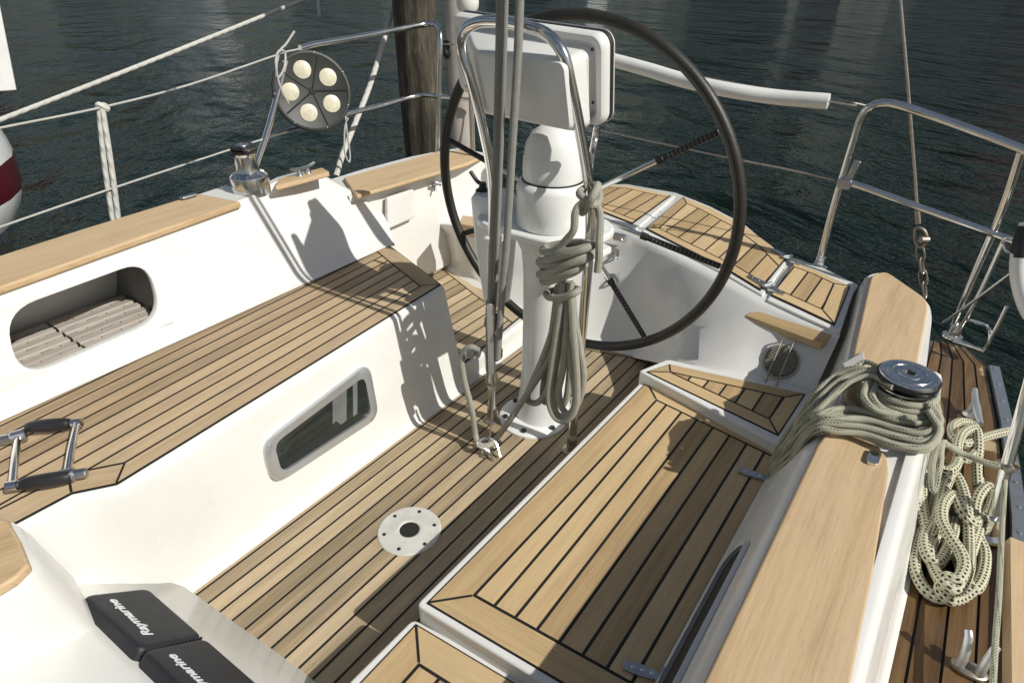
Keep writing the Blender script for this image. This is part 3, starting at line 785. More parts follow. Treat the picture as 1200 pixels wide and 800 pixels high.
# aft coaming and cap
za2 = .455
ac = [P(1000, 400, z=za2), P(1020, 318, z=za2), P(1036, 314, z=za2), P(1090, 349, z=za2), P(1092, 365, z=za2), P(1084, 425, z=za2), P(1075, 500, z=za2), P(985, 480, z=za2)]
bm = BM()
ring = rquad(ac, .035, 4); cc = sum(ring, V()) / len(ring)
def grow(k, z): return [V((p.x + (p.x - cc.x) * k * .5, p.y + (p.y - cc.y) * k * 1.6, z)) for p in ring]
loft(bm, [grow(.34, .19), grow(.22, .25), grow(.09, .405), grow(.06, .433), grow(.02, .439)], closed=True); face(bm, grow(.02, .439))
link('coaming', bm, 'gel', yacht, angle=60)
board_cap('cap_rail', rquad([P(1003, 400, z=za2), P(1021, 322, z=za2), P(1038, 317, z=za2), P(1086, 350, z=za2), P(1088, 362, z=za2), P(1076, 425, z=za2), P(1066, 500, z=za2), P(990, 470, z=za2)], .03, 4), .017, yacht, 'cap', (1, 0, 0), .005)

# --- forward: sloping bulkhead, bridge deck, cap corner
A, Bp, B2 = P(60, 680, y=1.25), P(212, 684, y=1.2), P(375, 800, z=.0)
bn = (Bp - A).cross(B2 - A).normalized()
if bn.z < 0: bn = -bn
def onbulk(px, py, off=0.):
    r = P(px, py, d=1.) - V((0, 0, EYE)); o = V((0, 0, EYE)); t = (A + bn * off - o).dot(bn) / r.dot(bn); return o + r * t
eb = (B2 - Bp).normalized()
bm = BM()
bp = [onbulk(60, 681), onbulk(200, 682), onbulk(216, 687), onbulk(375, 800), onbulk(375, 800) + eb * .7]
up = (A - Bp); up = (up - eb * up.dot(eb)).normalized()
rows = [[p + V((.015, 0, -.05)) for p in bp], bp, [p + up * .10 for p in bp], [p + up * .20 for p in bp]]
tA = onbulk(76, 706); 
T0, T1 = onbulk(70, 690), onbulk(330, 925)
top0 = onbulk(60, 681)
e_t = [onbulk(56, 678), onbulk(66, 690), onbulk(120, 742), onbulk(160, 780), onbulk(330, 945)]
loft(bm, [[p + V((.012, 0, -.06)) for p in bp], bp, e_t, [p + V((-.03, 0, .018)) for p in e_t], [p + V((-.10, 0, .03)) for p in e_t], [p + V((-.6, .0, .04)) for p in e_t]])
link('bulkhead', bm, 'gel', yacht, angle=70)
zk = .43
board_cap('cap_rail', [P(0, 606, z=zk), P(10, 609, z=zk), P(22, 630, z=zk), P(34, 660, z=zk), P(18, 676, z=zk), P(0, 687, z=zk), P(-150, 760, z=zk), P(-150, 640, z=zk)], .02, yacht, 'cap', (1, -.4, 0), .005, label='teak cap corner at the cabin end of the bench')
bm = BM()
kk = [P(16, 612, z=zk - .02), P(30, 640, z=zk - .02), P(35, 663, z=zk - .02), P(18, 680, z=zk - .02), P(-150, 765, z=zk - .02)]
loft(bm, [[p + V((-.02, .02, 0)) for p in kk], kk, [p + V((.01, -.01, -.03)) for p in kk], [p + V((.035, -.02, -.17)) for p in kk], [p + V((.04, -.03, -.4)) for p in kk]])
link('cabin_side', bm, 'gel', yacht, angle=70)

# ================================================================== THINGS ON DECK
def one_tube(name, pts, r, m, label, cat, n=12, sub=6, closed=False, group=None):
    bm = BM(); tube(bm, pts, r, n, sub, closed); return tag(link(name, bm, m), label, cat, group)
def dup(root, delta, label):
    r = root.copy(); COL.objects.link(r); r.location = root.location + V(delta); r['label'] = label
    for ch in list(root.children):
        c = ch.copy(); COL.objects.link(c); c.parent = r; c.matrix_parent_inverse = ch.matrix_parent_inverse.copy()
        for g in ch.children:
            d = g.copy(); COL.objects.link(d); d.parent = c; d.matrix_parent_inverse = g.matrix_parent_inverse.copy()
    return r

# --- table socket in the floor
c = P(480, 622, z=.004)
t = thing('table_socket', 'round pale metal socket plate let into the teak cockpit floor', 'socket plate', c)
bm = BM(); lathe(bm, [(.0835, 0), (.0835, .0035), (.080, .0055), (.044, .0060), (.036, .0085), (.030, .0085), (.0265, .0062), (.026, .0045)], c, n=56)
link('flange', bm, 'socket', t, angle=25)
bm = BM(); lathe(bm, [(.0265, .0044), (.0262, .0052), (.006, .0048), (0, .0056)], c, n=32); link('hole_shade', bm, 'caulk', t, angle=20)  # black disc paints the darkness inside the socket hole
for k in range(6):
    a = math.radians(20 + 60 * k); bm = BM(); screw(bm, c + V((math.cos(a) * .066, math.sin(a) * .066, .0052)), (0, 0, 1), .0055, 0); link('screw', bm, 'black', t)

# --- steering pedestal
pc = V((1.415, .900, 0))
ped = thing('steering_pedestal', 'white steering pedestal with compass and instrument pod on teak floor', 'steering pedestal', V((1.39, .90, 0)))
bc = P(625, 489, z=.004)
bm = BM(); lathe(bm, [(.112, 0), (.112, .008), (.106, .012), (.078, .014)], bc, n=56)
for k in range(6):
    a = math.radians(15 + 60 * k); lathe(bm, [(.009, .012, 1), (.009, .020, 1), (0, .021, 1)], bc + V((math.cos(a) * .093, math.sin(a) * .093, 0)), (0, 0, 1), 6, 1)
link('base_plate', bm, ['white', 'black'], ped)
cx = pc
bm = BM(); prof = [(.096, .012), (.086, .05), (.078, .11), (.073, .2), (.071, .42), (.072, .52), (.078, .59), (.098, .635), (.11, .655)]
lathe(bm, prof, cx, n=48); link('column', bm, 'white', ped, angle=60)
zf = .655
bm = BM(); fl = [(-.13, -.165), (.05, -.185), (.115, -.12), (.125, .10), (.05, .19), (-.09, .20), (-.135, .12)]
prism(bm, rquad([V((cx.x + a, cx.y + b, zf + .02)) for a, b in fl], .05, 5), .022); link('top_flange', bm, 'white', ped, bevel=.006, seg=3)
cc_ = P(648, 212, x=1.40); cc_.z = zf + .02
bm = BM(); lathe(bm, [(.092, 0), (.097, .006), (.097, .105), (.093, .119), (.080, .125), (.078, .123)], cc_, n=56); link('compass_bowl', bm, 'white', ped, angle=50)
bm = BM(); lathe(bm, [(.079, .121), (.081, .145), (.080, .180), (.073, .218), (.058, .246), (.032, .262), (0, .267)], cc_, n=48); link('compass_hood', bm, 'white', ped, angle=60)
bm = BM(); lathe(bm, [(.0800, .1205), (.0835, .1225), (.0835, .1255), (.0800, .127)], cc_, n=56); link('seal', bm, 'rubber', ped)
# side housing with the control lever
bm = BM(); hs = [(583, 352, .030, .045), (582, 320, .045, .05), (581, 285, .055, .055), (580, 250, .060, .058), (579, 232, .061, .058), (579, 226, .050, .05)]
rows = []
for px, py, ra, rb in hs:
    o = P(px, py, x=1.40); rows.append([o + V((rb * math.copysign(abs(math.cos(a)) ** .7, math.cos(a)), ra * math.copysign(abs(math.sin(a)) ** .7, math.sin(a)), 0)) for a in [2 * PI * k / 28 for k in range(28)]])
vs = loft(bm, rows, closed=True); bm.faces.new(vs[0]); bm.faces.new(vs[-1][::-1]); bmesh.ops.recalc_face_normals(bm, faces=bm.faces)
link('engine_control_box', bm, 'white', ped, angle=60)
o = P(566, 222, x=1.40); bm = BM(); lathe(bm, [(.022, 0), (.022, .008), (.012, .016), (.010, .03)], o + V((0, 0, -.01)), n=20); tube(bm, [o + V((0, 0, .015)), o + V((0, .02, .02)), o + V((0, .045, .045))], .006, 8, 4)
link('control_lever', bm, 'black', ped)
# chrome guard
gx = [(577, 497, 1.285), (576, 420, 1.28), (577, 300, 1.265), (577, 215, 1.255), (566, 150, 1.235), (551, 92, 1.215), (541, 56, 1.21), (545, 36, 1.21), (562, 26, 1.21), (590, 26, 1.205), (618, 31, 1.20), (643, 42, 1.195), (660, 64, 1.19), (669, 100, 1.20), (681, 160, 1.22), (690, 215, 1.235), (692, 255, 1.25), (690, 300, 1.26), (681, 400, 1.285), (671, 508, 1.31)]
gp = PX(gx)
bm = BM(); tube(bm, gp, .0125, 16, 5); link('guard_rail', bm, 'steel', ped)
for e, nm in ((gp[0], 'guard_foot'), (gp[-1], 'guard_foot')):
    e = V((e.x, e.y, .004)); bm = BM(); lathe(bm, [(.030, 0), (.030, .005), (.016, .010), (.0155, .05), (.013, .052)], e, n=24); link(nm, bm, 'chain', ped)
b0 = P(694, 262, x=1.30)
bm = BM(); prism(bm, [V((b0.x + a, b0.y + b, .672)) for a, b in ((-.075, -.022), (.06, -.03), (.10, .07), (-.03, .09))], .02); link('guard_bracket', bm, 'white', ped, bevel=.006, seg=3)
b1 = P(590, 255, x=1.30)
bm = BM(); prism(bm, [V((gp[3].x - .02, gp[3].y + .02, .662)), V((gp[3].x - .02, gp[3].y - .02, .662)), V((cx.x - .06, cx.y + .05, .662)), V((cx.x - .03, cx.y + .12, .662))], .016); link('guard_bracket', bm, 'white', ped, bevel=.005)
# instrument pod
TL, TR, BR = P(537, 11, x=1.36), P(719, 36, x=1.29), P(725, 148, x=1.32)
er, eu = (TR - TL), (TR - BR); nn = er.cross(eu).normalized()
if nn.x > 0: nn = -nn
eu = (eu - er.normalized() * eu.dot(er.normalized()))
W, Hh = er.length, eu.length; er.normalize(); eu.normalize(); pcn = TL + er * W / 2 - eu * Hh / 2
def podring(k, off, r=.028): return [pcn + er * a + eu * b + nn * off for a, b in rrect(W - k, Hh - k, r, 7)]
pod = None
bm = BM(); rows = [podring(.010, -.009), podring(.002, -.007), podring(.0, -.003), podring(.004, -.002)]
vs = loft(bm, rows, closed=True); bm.faces.new(vs[0][::-1]); bm.faces.new(vs[-1]); pod = link('instrument_pod', bm, 'white_plastic', ped, angle=50)
bm = BM(); rows = [podring(.010, -.003), podring(.003, -.002), podring(.003, .0065), podring(.010, .0075)]
vs = loft(bm, rows, closed=True); bm.faces.new(vs[0][::-1]); bm.faces.new(vs[-1]); link('gasket', bm, 'rubber', pod, angle=50)
bm = BM(); rows = [podring(.006, .0065), podring(.003, .011), podring(.004, .026), podring(.012, .033), podring(.036, .0345, .02), podring(.046, .028, .02), podring(.054, .028, .02), podring(.062, .038, .02), podring(.068, .050, .02), podring(.080, .054, .02)]
vs = loft(bm, rows, closed=True); bm.faces.new(vs[-1])
bmesh.ops.recalc_face_normals(bm, faces=bm.faces)
link('back_cover', bm, 'white_plastic', pod, angle=40)
for (a, b) in ((.44, -.22), (-.42, .2), (.44, .34)):
    bm = BM(); screw(bm, pcn + er * (a * W) + eu * (b * Hh) + nn * .034, nn, .004); link('screw', bm, 'black', pod)
def pq(px, py, off):
    r = P(px, py, d=1.) - V((0, 0, EYE)); o = V((0, 0, EYE)); return o + r * ((pcn + nn * off - o).dot(nn) / r.dot(nn))
bk = [pq(566, 133, .050), pq(692, 150, .050), pq(686, 60, .050), pq(545, 36, .050)]
fr = [pq(571, 131, .13), pq(668, 153, .13), pq(660, 74, .13), pq(557, 60, .13)]
bm = BM(); m_ = 4
R0, R1, R2 = rquad(bk, .02, m_), rquad([lerp(b, f, .80) + (f - sum(fr, V()) / 4) * .05 for b, f in zip(bk, fr)], .018, m_), rquad(fr, .018, m_)
R3_ = rquad([f + (sum(fr, V()) / 4 - f) * .1 + nn * .004 for f in fr], .015, m_)
vs = loft(bm, [R0, R1, R2, R3_], closed=True); bm.faces.new(vs[-1]); bmesh.ops.recalc_face_normals(bm, faces=bm.faces)
link('cable_box', bm, 'white_plastic', pod, angle=40)
bm = BM(); tube(bm, [pq(700, 148, .0), pq(697, 165, .0), P(691, 200, x=1.27), P(690, 235, x=1.26)], .008, 10, 4); link('pod_stay', bm, 'steel', ped)

# --- wheel
wc = V((1.55, .9083, .6967)); ya, ti, wr = .0276, .0317, .4811
wn = V((math.cos(ya) * math.cos(ti), math.sin(ya) * math.cos(ti), math.sin(ti))); wa = V((-math.sin(ya), math.cos(ya), 0)); wb = wn.cross(wa)
if wb.z < 0: wb = -wb
bm = BM(); tube(bm, [wc + (wa * math.cos(2 * PI * k / 120) + wb * math.sin(2 * PI * k / 120)) * wr for k in range(120)], .0155, 14, 0, True); wheel = link('steering_wheel', bm, 'leather', ped)
bm = BM(); tube(bm, [wc + wn * .02 + (wa * math.cos(2 * PI * k / 120) + wb * math.sin(2 * PI * k / 120)) * (wr + .0), ] if False else [wc - wn * .0158 + (wa * math.cos(2 * PI * k / 120) + wb * math.sin(2 * PI * k / 120)) * (wr - .002) for k in range(120)], .0016, 5, 0, True); link('seam', bm, 'rubber', wheel)
hubc = wc - wn * .05
bm = BM(); lathe(bm, [(.045, -.02), (.05, 0), (.05, .02), (.03, .04), (.012, .045), (0, .045)], hubc, wn, 32); link('hub', bm, 'steel', wheel)
bm = BM(); tube(bm, [hubc, V((1.43, .905, hubc.z - .004))], .02, 12, 0); link('axle', bm, 'steel', wheel)
def onwheel(px, py):
    r = P(px, py, d=1.) - V((0, 0, EYE)); o = V((0, 0, EYE)); return o + r * ((wc - o).dot(wn) / r.dot(wn))
for i, (px, py) in enumerate([(846, 153), (857, 318), (757, 398), (548, 272), (524, 163)]):
    e = onwheel(px, py) - wc; e = e.normalized() * (wr - .012) + wc; s0 = hubc + (e - hubc).normalized() * .04
    bm = BM(); tube(bm, [s0, lerp(s0, e, .5), e], .0072, 10, 3)
    if i in (0, 1, 2):
        k0 = (.60, .46, .50)[i]; a_, b_ = lerp(s0, e, k0), lerp(s0, e, .985); tube(bm, [a_, b_], .0082, 12, 0, mat=1)
        d_ = (b_ - a_); nst = int(d_.length / .011)
        lathe(bm, [(.0105, 0), (.0105, .018), (.0085, .02)], a_, d_, 12, 1)
        for k in range(3, nst):
            f = k / nst; tube(bm, [lerp(a_, b_, f), lerp(a_, b_, f + .35 / nst)], .0089, 10, 0, mat=2)
    else: tube(bm, [lerp(s0, e, .55), lerp(s0, e, .985)], .0088, 10, 0, mat=1)
    link('spoke', bm, ['steel', 'rubber', 'wrap'], wheel)

# --- mainsheet tackle
mx = 1.15
ms = thing('mainsheet_tackle', 'grey mainsheet tackle hanging in front of the white pedestal', 'rope tackle', P(571, 527, z=.004))
for nm, pts, r in (('rope_fall', [(611, -60, mx), (607, 60, mx), (601, 160, mx), (594, 280, mx), (588, 350, mx), (583, 420, mx)], .0092),
                   ('rope_fall', [(586, -60, mx), (584, 60, mx), (580, 200, mx), (575, 320, mx), (573, 400, mx)], .0068),
                   ('rope_fall', [(594, -60, mx + .02), (591, 60, mx + .02), (586, 200, mx + .02), (581, 320, mx + .02), (577, 400, mx + .02)], .0062)):
    q_ = PX(pts); q_ = [q_[0] + (q_[0] - q_[1]).normalized() * 1.3] + q_; bm = BM(); tube(bm, q_, r, 12, 8); link(nm, bm, 'sheet', ms)
for k, (a, b) in enumerate((((566, 365), (566, 440)), ((586, 365), (586, 440)))):
    pass
bl = [P(574, 385, x=mx - .008), P(575, 440, x=mx - .008)]
def plate(bm, top, botm, w, th, yo, xo=0., mat=0):
    d = (top - botm).normalized(); s = V((0, 0, 0)) + V((-FH.y * 0 + RT.x, RT.y, 0)); s = (s - d * s.dot(d)).normalized(); n_ = d.cross(s)
    if n_.x > 0: n_ = -n_
    m0 = (top + botm) / 2 + n_ * yo + s * xo; h = (top - botm).length
    prism(bm, [m0 + s * a + d * b for a, b in rrect(w, h, w * .45, 5)], th, mat, -n_)
blk = BM()
for yo in (.018, -.012): plate(blk, P(575, 352, x=mx), P(575, 434, x=mx), .026, .004, yo)
blk_o = link('block', blk, 'chain', ms, bevel=.001)
bm = BM(); plate(bm, P(574, 352, x=mx), P(576, 434, x=mx), .0155, .0015, .0205, 0)
link('cheek_plate', bm, 'silver', blk_o, bevel=.0005)
for (px, py) in ((577, 378), (578, 414)):
    o = P(px, py, x=mx); bm = BM(); lathe(bm, [(.024, -.009), (.019, 0), (.024, .009)], o + V((.004, 0, 0)), FH, 24); link('sheave', bm, 'rubber', blk_o)
o = P(556, 412, x=mx - .01)
bm = BM(); box(bm, o, (.022, .036, .03), Matrix.Rotation(.3, 3, 'X')); lathe(bm, [(.014, -.014), (.016, 0), (.014, .014)], o + V((-.014, .004, .004)), FH, 16)
link('cam_cleat', bm, 'brushed', ms, bevel=.004)
bm = BM(); tube(bm, [P(577, 436, x=mx), P(578, 455, x=mx), P(576, 492, x=mx), P(572, 524, z=.03)], .0028, 8, 4); link('wire_strop', bm, 'wire', ms)
bm = BM(); tube(bm, [P(572, 436, x=mx), P(570, 448, x=mx), P(577, 452, x=mx), P(583, 447, x=mx), P(581, 436, x=mx)], .004, 8, 5); link('shackle', bm, 'chain', ms)
pe = P(570, 531, z=.006)
t = thing('padeye', 'small steel padeye with shackle screwed to the floor beside the pedestal', 'deck eye', pe)
bm = BM(); lathe(bm, [(.026, 0), (.026, .004), (.018, .007), (0, .007)], pe, n=20, sy=.7); link('eye_plate', bm, 'chain', t)
bm = BM(); tube(bm, [pe + V((-.014, 0, .004)), pe + V((-.014, .004, .022)), pe + V((0, .006, .034)), pe + V((.014, .004, .022)), pe + V((.014, 0, .004))], .0042, 8, 6); link('eye_ring', bm, 'steel', t)
bm = BM(); tube(bm, [P(578, 540, z=.006), P(572, 528, z=.035), P(560, 522, z=.05), P(566, 514, z=.06), P(580, 517, z=.05), P(586, 535, z=.015)], .0042, 8, 6); link('shackle', bm, 'steel', t)
# tail of the sheet: cleat -> padeye -> up to the coil
one_tube('sheet_tail', [P(563, 410, x=mx - .02), P(550, 407, x=mx - .03), P(541, 418, x=mx - .035), P(544, 445, x=mx - .03), P(553, 480, x=mx - .02), P(557, 508, x=mx - .01), P(561, 520, z=.05), P(571, 522, z=.045), P(583, 512, z=.06), P(600, 488, x=1.17), P(620, 458, x=1.19), P(641, 425, x=1.205), P(652, 395, x=1.21)], .0088, 'rope_grey',
         'limp grey rope tail looping from the mainsheet cleat down to the floor eye', 'rope')

# --- coil of rope hung on the guard
coil = thing('rope_coil', 'gasket coil of pale grey rope hanging on the pedestal guard', 'rope coil', P(655, 490, x=1.2))
cr = .0092
def ropepart(nm, pts, r=cr, m='rope_grey', par=None, sub=7, closed=False):
    bm = BM(); tube(bm, pts, r, 10, sub, closed); return link(nm, bm, m, par)
X0 = 1.20
loops = [[(660, 330), (655, 370), (648, 420), (643, 465), (650, 488), (664, 492), (675, 476), (676, 440), (672, 390), (668, 330)],
         [(664, 330), (664, 380), (660, 430), (654, 462), (660, 480), (668, 484), (674, 470), (670, 430), (664, 380), (661, 332)],
         [(658, 332), (648, 385), (636, 420), (625, 445), (618, 463), (621, 471), (632, 470), (644, 450), (652, 400), (656, 340)],
         [(670, 332), (673, 370), (680, 410), (684, 440), (679, 468), (666, 486), (653, 484), (649, 455), (656, 400), (663, 340)],
         [(656, 332), (654, 390), (649, 440), (641, 470), (636, 462), (640, 430), (648, 380), (654, 335)],
         [(668, 330), (670, 380), (668, 430), (664, 465), (658, 474), (655, 455), (660, 400), (665, 335)]]
for i, lp in enumerate(loops): ropepart('rope_loop', PX([(a, b, X0 - .022 + .012 * i + (.006 if j > len(lp) / 2 else 0)) for j, (a, b) in enumerate(lp)]), par=coil)
# wrapped head: turns round the bundle
for i in range(6):
    yy = 290 + i * 6.2; wd = (27, 31, 31, 29, 26, 22)[i]; cxp = (663, 664, 663, 661, 659, 658)[i]; tl = (-.20, -.50, -.25, -.75, -.40, -.62)[i]
    pts = []
    for k in range(15):
        a = 2 * PI * k / 14.; pts.append(P(cxp + wd * math.cos(a), yy + wd * math.cos(a) * tl * .6 + (5, 2, 7, 3, 6, 4)[i] * math.sin(a), x=X0 - .004 - (.036, .041, .034, .042, .036, .033)[i] * math.sin(a)))
    ropepart('rope_turn', pts[:-1], .0095, par=coil, sub=4, closed=True)
ropepart('rope_turn', PX([(640, 344, 1.205), (645, 349, 1.16), (660, 348, 1.15), (674, 343, 1.155), (678, 339, 1.19), (670, 338, 1.23), (650, 340, 1.235)]), .0085, par=coil, closed=True)
# crown rising over the guard bracket and clove hitch
ropepart('rope_hitch', PX([(650, 300, 1.17), (660, 285, 1.165), (672, 270, 1.165), (674, 250, 1.17), (680, 240, 1.18), (690, 236, 1.185), (699, 241, 1.20), (703, 252, 1.20), (703, 268, 1.19), (702, 285, 1.18), (702, 300, 1.175), (700, 319, 1.17)]), .0088, par=coil)
ropepart('rope_hitch', PX([(679, 226, 1.20), (686, 234, 1.185), (694, 240, 1.185), (701, 237, 1.21), (702, 226, 1.24), (696, 217, 1.26), (688, 219, 1.265)]), .0088, par=coil, closed=True)
ropepart('rope_hitch', PX([(682, 249, 1.20), (688, 243, 1.185), (694, 232, 1.18), (699, 222, 1.20), (700, 217, 1.23), (692, 228, 1.27), (684, 240, 1.25)]), .0088, par=coil, closed=True)

# --- left winch (chrome, plain top)
wb_ = P(293, 212, z=.670)
winch = thing('sheet_winch', 'small chrome winch on the left coaming with a dark slotted top', 'winch', wb_)
bm = BM(); lathe(bm, [(.056, -.38), (.056, -.039)], wb_, n=40); link('winch_pad', bm, 'gel', yacht)
bm = BM(); lathe(bm, [(.061, -.04), (.061, .016), (.0595, .020), (.050, .0285), (.043, .031), (.0385, .033)], wb_, n=56); link('winch_base', bm, 'steel', winch, angle=22)
bm = BM(); lathe(bm, [(.0385, .032), (.0375, .036), (.0345, .044), (.0345, .084), (.038, .092)], wb_, n=56); link('drum', bm, 'steel', winch, angle=22)
bm = BM(); lathe(bm, [(.038, .093), (.040, .097), (.040, .102), (.030, .104)], wb_, n=48); lathe(bm, [(.039, .108), (.041, .111), (.040, .115), (.0, .117)], wb_, n=48); lathe(bm, [(.030, .103), (.030, .109)], wb_, n=32); link('self_tailing_jaw', bm, 'black', winch, angle=30)
bm = BM(); prism(bm, [wb_ + V((0, 0, .112)) + RT * a + FH * b for a, b in ((.0, -.03), (.03, -.025), (.036, .01), (.012, .02))], .03); link('stripper_arm', bm, 'steel', winch, bevel=.004)
bm = BM(); lathe(bm, [(.02, .116), (.019, .119), (.009, .12), (.008, .112), (0, .112)], wb_, n=24); link('handle_socket', bm, 'brushed', winch)
cl_ = P(356, 203, z=.672)
t = thing('deck_cleat', 'little steel horn cleat on the teak block beside the chrome winch', 'cleat', cl_)
bm = BM(); d_ = V((1, .05, .0)); tube(bm, [cl_ - d_ * .05 + V((0, 0, .024)), cl_ - d_ * .02 + V((0, 0, .018)), cl_ + d_ * .02 + V((0, 0, .018)), cl_ + d_ * .05 + V((0, 0, .024))], .006, 10, 4); link('horns', bm, 'brushed', t)
for s in (-1, 1):
    bm = BM(); lathe(bm, [(.012, -.004), (.008, .006), (.006, .02)], cl_ + d_ * .018 * s, n=12); link('post', bm, 'brushed', t)
fc2 = P(221, 230, z=.652)
bm = BM(); prism(bm, [fc2 + V((a, b, .004)) for a, b in rrect(.055, .022, .008)], .006); tag(link('rail_plate', bm, 'brushed', bevel=.002), 'flat steel plate let into the left teak cap', 'deck plate')

# --- right winch (big self-tailing)
rw = V((1.392, -.030, .4365))
WK, WR = .82, 1.12
winch2 = thing('sheet_winch', 'large self tailing winch wrapped in flecked rope on the right coaming', 'winch', rw)
bm = BM(); lathe(bm, [(.066 * WR, 0 * WK), (.066 * WR, .010 * WK), (.060 * WR, .016 * WK), (.054 * WR, .03 * WK), (.047 * WR, .05 * WK)], rw, n=56); link('winch_base', bm, 'steel', winch2, angle=30)
bm = BM(); lathe(bm, [(.046 * WR, .048 * WK), (.043 * WR, .06 * WK), (.043 * WR, .085 * WK), (.047 * WR, .098 * WK), (.052 * WR, .103 * WK)], rw, n=56); link('drum', bm, 'steel', winch2)
bm = BM(); lathe(bm, [(.052 * WR, .100 * WK), (.0545 * WR, .103 * WK), (.0545 * WR, .106 * WK), (.048 * WR, .109 * WK)], rw, n=56); link('lower_jaw', bm, 'steel', winch2, angle=25)
bm = BM(); lathe(bm, [(.047 * WR, .108 * WK), (.044 * WR, .111 * WK), (.0535 * WR, .116 * WK), (.0545 * WR, .118 * WK), (.0545 * WR, .1275 * WK), (.053 * WR, .130 * WK), (.050 * WR, .131 * WK)], rw, n=56); link('self_tailing_jaw', bm, 'black', winch2, angle=30)
bm = BM(); lathe(bm, [(.0515 * WR, .130 * WK), (.0505 * WR, .1335 * WK), (.047 * WR, .135 * WK), (.039 * WR, .1352 * WK), (.038 * WR, .1365 * WK), (.030 * WR, .137 * WK), (.029 * WR, .1355 * WK), (.022 * WR, .1355 * WK), (.021 * WR, .1385 * WK), (.013 * WR, .139 * WK), (.0095 * WR, .1375 * WK), (.009 * WR, .12 * WK), (0 * WR, .12 * WK)], rw, n=56); link('cap', bm, 'steel', winch2, angle=20)
fa_ = rw + V((0, 0, .092)); fd = (P(1035, 432, z=fa_.z) - fa_).normalized()
bm = BM(); sd_ = V((-fd.y, fd.x, 0)); prism(bm, [fa_ + fd * .038 + sd_ * .018, fa_ + fd * .075 + sd_ * .016 + V((0, 0, -.006)), fa_ + fd * .082 - sd_ * .004 + V((0, 0, -.01)), fa_ + fd * .05 - sd_ * .02 + V((0, 0, .006))], .012); prism(bm, [fa_ + fd * .05 + sd_ * .016 + V((0, 0, .004)), fa_ + fd * .06 + sd_ * .016 + V((0, 0, .004)), fa_ + fd * .056 - sd_ * .01 + V((0, 0, .014)), fa_ + fd * .046 - sd_ * .01 + V((0, 0, .014))], .01); link('feeder_arm', bm, 'chain', winch2, bevel=.003)

# rope wound on the winch and falling into the cockpit: one sheet in several turns
sheet = thing('genoa_sheet', 'pale green flecked rope wound round the large winch and falling over the coaming', 'rope', rw + V((0, .06, 0)))
fr_ = .0070
def turn(z, r, a0, a1, dz=0, n=16): return [rw + V((math.cos(a0 + (a1 - a0) * k / n) * r, math.sin(a0 + (a1 - a0) * k / n) * r, z + dz * k / n)) for k in range(n + 1)]
for k in range(4): ropepart('rope_turn', turn(.030 + .0125 * k, (.075, .069, .064, .061)[k], 0, 2 * PI * 15 / 16, .006, 15), fr_, 'rope_fleck', sheet, 4, True)
random.seed(11)
def fan(k, n, rows_, zs, jit, lift):
    out = []
    for (x_, ya_, yb_), z_ in zip(rows_, zs):
        f = (k % n) / max(1, n - 1)
        out.append(P(x_ + random.uniform(-jit, jit), ya_ + (yb_ - ya_) * f + random.uniform(-jit, jit), z=z_ + lift * (k // n) + random.uniform(-.003, .003)))
    return out
low = [(1088, 466, 478), (1100, 484, 505), (1084, 496, 525), (1052, 492, 522), (1015, 482, 510), (985, 480, 504), (962, 484, 504), (944, 496, 513), (928, 513, 534), (915, 533, 550), (906, 550, 562)]
for k in range(8): ropepart('rope_strand', fan(k, 4, low, (.505, .482, .465, .462, .460, .458, .452, .41, .34, .27, .215), 2.2, .013), fr_ * random.uniform(.92, 1.05), 'rope_fleck', sheet, 7)
upb = [(1048, 440, 452), (1025, 434, 442), (1000, 432, 447), (978, 441, 461), (959, 460, 479), (938, 485, 500), (924, 506, 520), (912, 527, 540), (905, 545, 554)]
for k in range(6): ropepart('rope_strand', fan(k, 3, upb, (.520, .512, .497, .478, .455, .40, .34, .27, .215), 2.0, .013), fr_ * random.uniform(.92, 1.05), 'rope_fleck', sheet, 7)
for k in range(2):       # inner loops bulging against the drum
    pts = [P(1016 + k * 12, 448, z=.61 - .095), P(1012 + k * 10, 463, z=.60 - .095), P(1022 + k * 10, 477, z=.59 - .095), P(1045 + k * 8, 485, z=.58 - .095), P(1070 + k * 5, 487 - k * 4, z=.58 - .095), P(1088, 478 - k * 6, z=.588 - .095)]
    ropepart('rope_strand', pts, fr_, 'rope_fleck', sheet, 7)
ropepart('rope_strand', [P(1090, 500, z=.56 - .095), P(1098, 520, z=.53 - .095), P(1092, 545, z=.50 - .095), P(1094, 575, z=.46 - .095), P(1101, 545, z=.5 - .095), P(1105, 520, z=.5 - .095), P(1125, 530, z=.46 - .095), P(1150, 540, z=.46 - .095), P(1172, 547, z=.46 - .095)], fr_, 'rope_fleck', sheet, 7)
pts = [P(1000, 432, z=.585 - .095), P(985, 438, z=.575 - .095), P(965, 450, z=.56 - .095), P(952, 462, z=.545 - .095)]
ropepart('rope_strand', [P(1035, 432, z=.61 - .095), P(1015, 424, z=.60 - .095)] + pts, .006, 'rope_spot', sheet, 6)
t = None
bm = BM(); wpts = [P(985, 425, z=.555 - .095), P(1012, 410, z=.56 - .095), P(1020, 440, z=.56 - .095), P(1000, 452, z=.556 - .095)]
prism(bm, wpts, .022); tag(link('rope_clutch', bm, 'grey_plastic', bevel=.006, seg=3), 'grey plastic rope clutch on the coaming between winch and rear teak cap', 'rope clutch')

